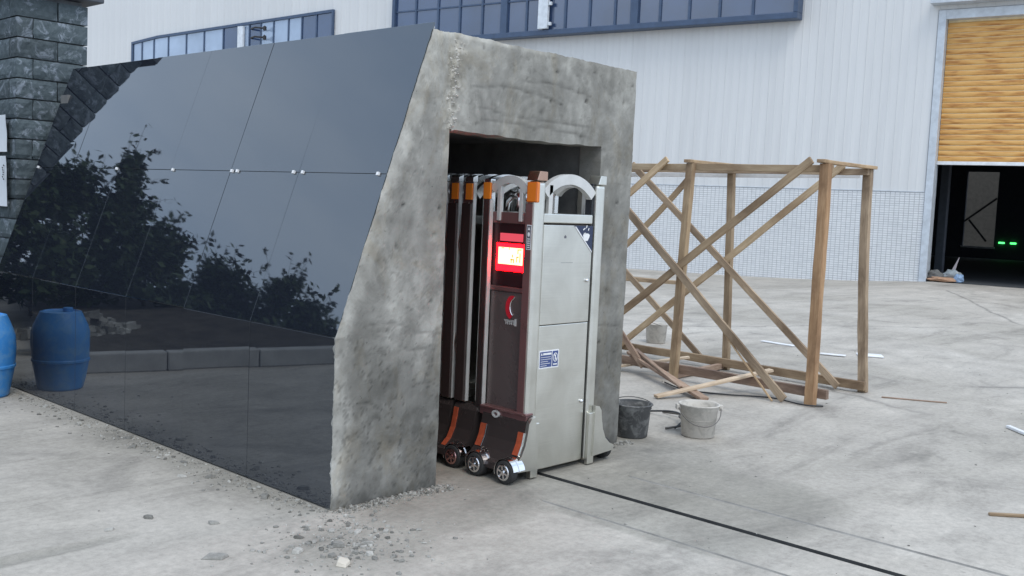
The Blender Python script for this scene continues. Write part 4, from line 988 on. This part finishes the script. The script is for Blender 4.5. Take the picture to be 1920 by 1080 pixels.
bucket(9.22, 6.32, 0.120, 0.104, 0.215, BK_W, 'far pale bucket standing behind the braces of the timber cage', simple('dry_mortar_far', (0.34, 0.33, 0.31), 0.95, bmp=0.6), None, R_(60), 3.9)

# ------------------------------------------------------------------ factory building
def bw(s, q, z=0.0): return BP + BU * s + BN * q + Vector((0, 0, z))
BM = Matrix((BU, BN, Vector((0, 0, 1)))).transposed().to_4x4(); BM.translation = BP   # local: x along wall, y out, z up
fb = link(bpy.data.objects.new('factory_building', None), None, BM.copy()); tag(fb, 'long white sheet-metal factory with tiled base, dark window bands and wood-coloured roller door', 'factory')
def bobj(mb, name, mat, parent=None, M=None, **kw):
    me = mb.mesh(name, mat, **kw); return inst(name, me, parent or fb, BM @ (M or Matrix.Identity(4)))
SL, SR, HT, HB = -46.0, 9.0, 11.5, 2.20
# ribbed wall panels, 0.42 m each
PW = 0.42
def wall_panel_mesh(h):
    mb = MB(); prof = [(0.0, 0.0), (0.010, 0.0), (0.014, 0.006), (0.036, 0.006), (0.040, 0.0), (PW / 2 - 0.02, 0.0), (PW / 2 - 0.012, 0.004), (PW / 2 + 0.012, 0.004), (PW / 2 + 0.02, 0.0), (PW - 0.001, 0.0)]
    a = [(x, y, 0) for x, y in prof]; b = [(x, y, h) for x, y in prof]; n = len(prof)
    mb.add(a + b, [(i + 1, i, n + i, n + i + 1) for i in range(n - 1)]); return mb.mesh('wall_panel', MW, recalc=False)
wp_full = wall_panel_mesh(HT - HB); wp_door = wall_panel_mesh(HT - 6.62)
for k in range(int((SR - SL) / PW)):
    s = -0.22 - (k + 1) * PW
    if s < SL: break
    inst('wall_panel', wp_full, fb, BM @ Matrix.Translation((s, 0, HB + 0.003)))
for k in range(12): inst('wall_panel', wp_door, fb, BM @ Matrix.Translation((-0.22 + k * PW, 0, 6.62)))
for k in range(10): inst('wall_panel', wp_full, fb, BM @ Matrix.Translation((-0.22 + (12 + k) * PW, 0, HB + 0.003)))
mb = MB(); mb.box(SL, -0.2, -0.30, -0.012, -0.6, HT); mb.box(4.85, SR, -0.30, -0.012, -0.6, HT); mb.box(-0.199, 4.849, -0.30, -0.012, 6.45, HT); bobj(mb, 'wall_core', GROUT)
mb = MB(); mb.box(SL - 0.2, SR + 0.2, -21.4, 0.3, HT + 0.003, HT + 0.5); bobj(mb, 'roof', MW)
# tiled base
mb = MB(); mb.box(SL, -0.20, -0.0115, 0.002, -0.6, HB - 0.012); bobj(mb, 'tile_bed', GROUT)
mb = MB(); tw, th_ = 0.118, 0.0585
nrow = int((HB - 0.02 + 0.45) / th_)
for r in range(nrow):
    z = HB - 0.02 - (r + 1) * th_
    for c in range(int(11.5 / tw)):
        s = -0.21 - (c + 1) * tw
        y1 = 0.006 + 0.0012 * rnd.random(); a, b, z0, z1 = s + 0.007, s + tw - 0.006, z + 0.006, z + th_ - 0.006
        mb.add([(a, 0.001, z0), (b, 0.001, z0), (b, 0.001, z1), (a, 0.001, z1), (a + .002, y1, z0 + .002), (b - .002, y1, z0 + .002), (b - .002, y1, z1 - .002), (a + .002, y1, z1 - .002)],
               [(5, 4, 7, 6), (1, 0, 4, 5), (2, 1, 5, 6), (3, 2, 6, 7), (0, 3, 7, 4)])
o = bobj(mb, 'base_tiles', TILE, recalc=False); tag(o, 'small white tiles along the foot of the factory wall', kind='stuff')
mb = MB(); mb.box(SL, -0.20, -0.0115, 0.022, HB - 0.011, HB + 0.002); bobj(mb, 'drip_flashing', JAMB)
# door jambs, head, shutter
mb = MB(); mb.box(-0.199, -0.02, -0.32, 0.045, -0.3, 6.60); bobj(mb, 'door_jamb', JAMB, bevel=0.006)
mb = MB(); mb.box(4.66, 4.848, -0.32, 0.045, -0.3, 6.60); bobj(mb, 'door_jamb', JAMB, bevel=0.006)
mb = MB(); mb.box(-0.019, 4.659, -0.32, 0.045, 6.38, 6.60); bobj(mb, 'door_head', JAMB, bevel=0.006)
mb = MB(); mb.box(-0.35, 5.0, -0.01, 0.34, 6.72, 6.86); bobj(mb, 'rain_canopy', JAMB, bevel=0.01)
shut = inst('roller_shutter', bpy.data.meshes.new('roller_shutter'), fb, BM); 
mb = MB(); mb.box(-0.018, 4.655, -0.245, -0.16, 2.88, 2.965); shut.data = mb.mesh('roller_shutter', WHITE_P, bevel=0.008); shut['label'] = 'half raised roller shutter with wood-coloured slats'
SLH = 0.1295
mb = MB(); k = 6; prof = [(-0.20 + 0.015 * math.sin(math.pi * j / k) ** 0.6 if 0 < j < k else -0.20, SLH * (0.04 + 0.91 * j / k)) for j in range(k + 1)]
a = [(-0.012, y, z) for y, z in prof]; b = [(4.65, y, z) for y, z in prof]; n = len(prof)
mb.add(a + b, [(i, n + i, n + i + 1, i + 1) for i in range(n - 1)])
slat = mb.mesh('shutter_slat', MSH, recalc=False)
mb = MB(); mb.box(-0.012, 4.65, -0.225, -0.206, 2.966, 6.40); bobj(mb, 'shutter_curtain', simple('shutter_seam', (0.80, 0.66, 0.42), 0.6), shut)
for r in range(26): inst('shutter_slat', slat, shut, BM @ Matrix.Translation((0, 0, 2.966 + r * SLH)))
# hall behind the door
mb = MB()
D = 21.0
mb.box(-9.0, -8.8, -D, -0.31, -0.02, 9); mb.box(13.0, 13.2, -D, -0.31, -0.02, 9); mb.box(-9.0, 13.2, -D, -0.31, 9.0, 9.2)
bobj(mb, 'hall_wall', DARKIN)
mb = MB(); mb.box(-9.0, -3.25, -D - 0.2, -D, -0.02, 9); mb.box(-2.0, 13.2, -D - 0.2, -D, -0.02, 9); mb.box(-3.25, -2.0, -D - 0.2, -D, 3.72, 9); mb.box(-3.25, -2.0, -D - 0.2, -D, -0.02, 0.50); bobj(mb, 'hall_back_wall', DARKIN)
mb = MB(); mb.box(-9, 13, -D, -0.08, 0.006, 0.012); mb.box(-0.02, 4.66, -0.08, 0.03, 0.005, 0.011); bobj(mb, 'hall_floor', simple('dark_hall_floor', (0.05, 0.055, 0.06), 0.7))
mb = MB(); mb.box(-8.0, 1.5, -D - 4.2, -D - 4.0, 0, 7); bobj(mb, 'rear_wall', simple('drab_wall', (0.22, 0.21, 0.19), 0.9))
for a, b in (((-3.25, 1.55), (-2.0, 2.6)), ((-3.05, 1.65), (-2.3, 0.75))):
    o = beam('steel_brace', bw(a[0], -D + 0.1, a[1]), bw(b[0], -D + 0.1, b[1]), 0.08, 0.05, BLACK, None, (BN.x, BN.y, 0)); M = WM[o]; o.parent = fb; o.matrix_basis = WM[fb].inverted() @ M
mb = MB(); mb.box(-3.3, -1.95, -D + 0.002, -D + 0.12, 0.44, 0.52); bobj(mb, 'door_sill', simple('pale_sill', (0.4, 0.4, 0.4), 0.8))
mb = MB(); mb.box(-0.5, -0.28, -3.2, -3.0, 0.02, 8.9); bobj(mb, 'hall_column', simple('blue_grey_column', (0.05, 0.06, 0.075), 0.6))
mb = MB(); mb.box(-0.17, -0.12, -2.4, -2.35, 0.02, 4); bobj(mb, 'down_pipe', simple('grey_pipe', (0.09, 0.10, 0.12), 0.5))
for s, lb in ((-1.69, 'left one of two green glowing indicator lamps inside the dark hall'), (-1.24, 'right one of two green glowing indicator lamps inside the dark hall')):
    mb = MB(); mb.box(-0.12, 0.12, -0.03, 0.03, -0.035, 0.035)
    o = link(bpy.data.objects.new('indicator_lamp', mb.mesh('indicator_lamp', GREEN_E, bevel=0.02)), None, BM @ Matrix.Translation((s, -D + 0.05, 0.72))); tag(o, lb, 'lamp')
# big projecting window band
def window_band(s0, s1, z0, z1, depth, muls, sash, fr, lower=True, openm=None, pale=(), label=None, pw=0.07, sill_h=0.16):
    wn = inst('window_band', bpy.data.meshes.new('window_band'), fb, BM)
    mb = MB(); mb.box(s0, s1, 0.02, depth, z0, z0 + sill_h); mb.box(s0, s1, 0.02, depth, z1 - 0.12, z1)
    mb.box(s0, s0 + 0.12, 0.021, depth - 0.001, z0 + sill_h + .001, z1 - 0.121); mb.box(s1 - 0.12, s1, 0.021, depth - 0.001, z0 + sill_h + .001, z1 - 0.121)
    wn.data = mb.mesh('window_band', fr, bevel=0.012); 
    if label: wn['label'] = label
    edges = [s0 + 0.12] + list(muls) + [s1 - 0.12]
    g = depth - 0.10
    for i in range(len(edges) - 1):
        a, b = edges[i], edges[i + 1]; m_ = GLASS_L if i in pale else GLASS_D
        zsplit = z0 + sill_h + sash
        cells = [(z0 + sill_h + .002, zsplit - 0.025), (zsplit + 0.025, z1 - 0.122)] if lower else [(z0 + sill_h + .002, z1 - 0.122)]
        for (c0, c1) in cells:
            tilt = R_(rnd.uniform(-0.6, 0.6))
            mb = MB(); mb.box(a + 0.002, b - 0.002, g - 0.012, g, c0, c1); bobj(mb, 'pane', m_, wn)
        if lower:
            mb = MB(); mb.box(a + 0.003, b - 0.003, g - 0.03, g + 0.03, zsplit - 0.024, zsplit + 0.024); bobj(mb, 'transom', fr, wn)
        if i > 0:
            w2 = 0.12 if (openm and i in openm) else pw / 2
            mb = MB(); mb.box(a - w2, a + w2, g - 0.04, g + (0.085 if (openm and i in openm) else 0.04), z0 + sill_h + .002, z1 - 0.123); bobj(mb, 'mullion', fr, wn)
    return wn
muls = [-16.6, -15.65, -14.75, -13.85, -12.98, -12.15, -10.75, -9.9, -9.05, -8.40, -7.6, -6.7, -5.8, -4.85]
wb = window_band(-17.6, -3.60, 6.58, 8.9, 0.42, muls, 0.95, NAVY_F, True, openm=(5, 10), label='wide dark blue projecting window band of the factory')
mb = MB(); mb.box(-11.62, -11.28, 0.40, 0.52, 6.76, 8.75); bobj(mb, 'open_sash', PALE_AL, wb, bevel=0.01)
for z in (6.85, 7.45, 8.1):
    mb = MB(); mb.box(-11.27, -11.17, 0.42, 0.50, z, z + 0.10); bobj(mb, 'sash_stay', PALE_AL, wb, bevel=0.01)
# the left window strip, its head a little out of level
lw = inst('window_strip', bpy.data.meshes.new('window_strip'), fb, BM)
s0, s1 = -32.45, -20.66
def zt(s): return 8.06 + (s - s1) * 0.036 if s > -30.7 else 7.70 + (s + 30.7) * 0.10
mb = MB()
for a, b in ((-30.7, s1), (s0, -30.7)): mb.prism([(a, 0.02, zt(a) - 0.10), (b, 0.02, zt(b) - 0.10), (b, 0.02, zt(b)), (a, 0.02, zt(a))], (0, 0.10, 0))
mb.box(s0, s0 + 0.10, 0.02, 0.12, 6.2, zt(s0) - 0.102); mb.box(s1 - 0.06, s1, 0.02, 0.12, 6.2, zt(s1) - 0.102); mb.box(s0, s1, 0.02, 0.12, 6.08, 6.198)
lw.data = mb.mesh('window_strip', NAVY_F); lw['label'] = 'long low window strip of the factory seen above the granite'
ed = [s0 + 0.10, -31.75, -30.95, -30.0, -28.85, -27.75, -26.6, -25.75, -25.1, -24.45, -23.75, -22.95, -22.25, -21.5, s1 - 0.06]
dark_set = {6, 8, 12, 13}
for i in range(len(ed) - 1):
    a, b = ed[i] + 0.03, ed[i + 1] - 0.03
    mb = MB(); zc = min(zt(a), zt(b)) - 0.105
    mb.prism([(a, 0.055, 6.2), (b, 0.055, 6.2), (b, 0.055, zt(b) - 0.105), (a, 0.055, zt(a) - 0.105)], (0, 0.012, 0)); bobj(mb, 'pane', GLASS_D if i in dark_set else GLASS_L, lw)
    if i: mb = MB(); mb.box(ed[i] - 0.029, ed[i] + 0.029, 0.04, 0.10, 6.2, zt(ed[i]) - 0.103); bobj(mb, 'mullion', NAVY_F, lw)
mb = MB(); mb.box(-25.65, -25.35, 0.10, 0.19, 6.25, 7.75); bobj(mb, 'open_sash', PALE_AL, lw)
mb = MB()
for z in (7.62, 7.28): mb.tube([(-24.95, 0.08, z), (-24.75, 0.30, z - 0.03), (-24.4, 0.42, z - 0.02), (-24.05, 0.22, z - 0.04)], 0.035, 6); mb.lathe((-24.05, 0.25, z - 0.14), [(0, 0), (0.07, 0.02), (0.07, 0.15), (0, 0.2)], k=10)
bobj(mb, 'stay_arm', BLACK, lw)

# rubbish just inside the door
def lump(name, s, q, z, sx, sy, sz, mat, label, cat, seed):
    bm = bmesh.new(); bmesh.ops.create_icosphere(bm, subdivisions=3, radius=1.0)
    for v in bm.verts:
        p = v.co.copy(); d = 1 + 0.35 * noise.fractal(p * 1.6 + Vector((seed, 0, 0)), 1, 2, 4)
        v.co = Vector((p.x * sx * d, p.y * sy * d, max(0, p.z * sz * d + sz * 0.6)))
    me = bpy.data.meshes.new(name); bm.to_mesh(me); bm.free(); me.materials.append(mat)
    tag(link(bpy.data.objects.new(name, me), None, BM @ Matrix.Translation((s, q, z))), label, cat)
lump('cardboard_sheet', 0.38, -0.05, 0.02, 0.36, 0.22, 0.07, CARD, 'crumpled brown cardboard lying at the left foot of the roller door', 'cardboard', 2)
lump('plastic_bag', 0.72, -0.05, 0.02, 0.12, 0.12, 0.13, simple('pale_blue_bag', (0.22, 0.32, 0.46), 0.4), 'pale blue plastic bag lying right of the brown cardboard', 'bag', 5)
lump('plastic_bag', 0.52, -0.25, 0.10, 0.22, 0.14, 0.13, simple('grey_bag', (0.26, 0.29, 0.30), 0.4), 'grey crumpled sack heaped behind the brown cardboard', 'bag', 8)
lump('scrap_heap', 0.13, -0.18, 0.06, 0.20, 0.14, 0.14, simple('dark_scrap', (0.12, 0.12, 0.115), 0.8), 'dark scrap heap tucked against the door jamb', 'scrap', 11)
tag(beam('rag_stick', bw(0.48, -0.3, 0.15), bw(0.64, -0.32, 0.62), 0.10, 0.03, simple('pinkish_rag', (0.32, 0.28, 0.29), 0.8), None, (BN.x, BN.y, 0), taper=0.8), 'pale pointed scrap sticking up from the grey sack', 'scrap')

# ------------------------------------------------------------------ planting strip left of the frame (mirrored in the granite)
KD = Vector((-1.94, -0.63, 0)).normalized(); KN = Vector((KD.y, -KD.x, 0)); KN = KN if KN.y > 0 else -KN
K0 = Vector((2.33, 7.66, 0))
for k in range(14):
    a = K0 + KD * (k * 0.75); mb = MB()
    M = Matrix((KD, KN, Vector((0, 0, 1)))).transposed().to_4x4(); M.translation = a
    mb.box(0.004, 0.746, 0, 0.13, 0, 0.15 + rnd.uniform(-.006, .006), M)
    tag(mb.obj('kerb', KERB, None, bevel=0.012), kind='structure')
mb = MB(); pts = []
nq = 26
V = []; F = []
for j in range(nq + 1):
    for i in range(nq + 1):
        p = K0 + KD * (-1.6 + 20 * i / nq) + KN * (0.13 + 26 * (j / nq) ** 1.6)
        if p.x > 1.9 and i < 3: pass
        V.append((p.x, p.y, 0.10 + 0.10 * noise.fractal(Vector((p.x, p.y, 0)) * 0.8, 1, 2, 3) + 0.10 * min(1, j / 4)))
for j in range(nq):
    for i in range(2, nq): a = j * (nq + 1) + i; F.append((a, a + 1, a + nq + 2, a + nq + 1))
mb.add(V, F); tag(mb.obj('planting_soil', SOIL, None, smooth=True, recalc=False), kind='structure')
def leaves(mb, c, r, n, ls, rr, squash=1.0):
    for _ in range(n):
        while True:
            p = Vector((rr.uniform(-1, 1), rr.uniform(-1, 1), rr.uniform(-1, 1)))
            if p.length < 1: break
        p = Vector((p.x * r, p.y * r, p.z * r * squash)) + c
        d = Vector((rr.gauss(0, 1), rr.gauss(0, 1), rr.gauss(-0.2, 0.7))).normalized(); u = d.orthogonal().normalized(); u.rotate(Matrix.Rotation(rr.uniform(0, 6.3), 3, d))
        l = ls * rr.uniform(0.7, 1.3); w2 = l * 0.24
        mb.add([p, p + d * l * 0.45 + u * w2, p + d * l, p + d * l * 0.45 - u * w2], [(0, 1, 2, 3)])
def tree(x, y, h, cr, dens, seed, label, z_low=0.28, cat='tree', name='broadleaf_tree', ls=0.10, group=None):
    rr = random.Random(seed); t = thing(name, (x, y, 0), label, cat, group)
    tr = MB(); lf = MB()
    lean = Vector((rr.uniform(-.12, .12), rr.uniform(-.12, .12), 1))
    P = [Vector((x, y, 0.05)) + lean * (h * 0.92 * k / 6) + Vector((rr.uniform(-.05, .05), rr.uniform(-.05, .05), 0)) * (k > 0) for k in range(7)]
    tr.tube(P, [0.012 * h * (1 - 0.14 * k) for k in range(7)], 7)
    nb = int(11 * dens) + 5
    for k in range(nb):
        f = z_low + (0.95 - z_low) * (k + rr.random()) / nb
        a = rr.uniform(0, 6.283); env = cr * (math.sin(min(1, (1.02 - f) / 0.75) * math.pi / 2) ** 0.8) * rr.uniform(0.55, 1.1)
        i = min(5, int(f * 6.4)); st = P[i].lerp(P[i + 1], f * 6.4 - i if i < 5 else 0.5)
        en = st + Vector((math.cos(a) * env, math.sin(a) * env, h * rr.uniform(0.05, 0.16)))
        md = st.lerp(en, 0.5) + Vector((0, 0, 0.05 * h * rr.random()))
        tr.tube([st, md, en], [0.004 * h * (1 - f * 0.6), 0.0028 * h, 0.0012 * h], 5)
        for q in (0.45, 0.75, 1.0): leaves(lf, st.lerp(en, q) + Vector((0, 0, 0.03 * h)), 0.17 * cr + 0.08, int(52 * dens), ls, rr, 0.8)
        for _ in range(2):
            e2 = en + Vector((rr.uniform(-.4, .4), rr.uniform(-.4, .4), rr.uniform(0.1, .55))); tr.tube([en, e2], [0.001 * h, 0.0005 * h], 4)
            for m_ in range(6): leaves(lf, en.lerp(e2, m_ / 5), 0.05, 3, ls, rr)
    # top leader with sparse leaves
    tip = P[-1] + Vector((rr.uniform(-.1, .1), rr.uniform(-.1, .1), 0.10 * h)); tr.tube([P[-1], tip], [0.002 * h, 0.0006 * h], 4)
    for m_ in range(9): leaves(lf, P[-1].lerp(tip, m_ / 8), 0.06, 4, ls, rr)
    tr.obj('trunk', BARK, t, smooth=True); lf.obj('crown', MLEAF, t, recalc=False)
TG = 'trees of the planting strip mirrored in the granite'
for a in [(1.85, 12.9, 3.00, 0.75, 1.6, 10, 'dark tree mirrored in the granite beside the dark pillar reflection'),
          (1.35, 12.7, 3.10, 0.70, 1.7, 3, 'leafy tree mirrored at the left end of the granite'),
          (0.80, 13.0, 3.85, 0.50, 0.8, 4, 'tallest slender tree with a bare leader mirrored near the left end of the granite'),
          (0.32, 12.3, 3.40, 0.60, 1.2, 5, 'tall open-crowned tree mirrored in the middle of the granite'),
          (0.02, 11.5, 2.95, 0.90, 2.2, 6, 'dense bushy tree mirrored right of the granite middle'),
          (-0.40, 11.3, 2.85, 0.70, 2.2, 7, 'second dense bushy tree mirrored right of the granite middle, lower than the first'),
          (-0.70, 10.8, 2.75, 0.55, 1.8, 8, 'low dark tree mirrored between the bushy trees and the airy tree'),
          (-0.78, 10.3, 3.05, 0.36, 1.0, 9, 'small airy tree mirrored near the right part of the granite'),
          (-0.98, 9.8, 2.92, 0.42, 1.2, 12, 'small tree mirrored beside the slanted granite edge'),
          (-1.10, 9.35, 2.80, 0.40, 1.2, 13, 'lowest small tree mirrored at the right end of the granite')]:
    tree(*a)
for i in range(6):
    f = i / 5; p = Vector((2.3, 11.4, 0)) + Vector((-5.0, -2.6, 0)) * f
    tree(p.x, p.y, 1.75 + 0.3 * rnd.random(), 0.75, 1.7, 40 + i, 'dense dark shrub below the trees mirrored in the granite', 0.02, 'shrub', 'shrub', 0.12, 'shrubs below the trees mirrored in the granite')
# rubble sack heap behind the kerb
heap = MB(); hc = Vector((1.72, 8.75, 0.12))
for k in range(110):
    a = rnd.uniform(0, 6.28); r = 0.42 * math.sqrt(rnd.random()); chip(heap, hc.x + math.cos(a) * r * 1.2, hc.y + math.sin(a) * r * 0.6, hc.z + 0.26 * (1 - r / 0.45) * rnd.random(), 0.05 + 0.05 * rnd.random(), 0.8)
tag(heap.obj('rubble_heap', CHIP, None), 'grey heap of broken rubble behind the kerb, mirrored in the lower granite', 'rubble', kind='stuff')
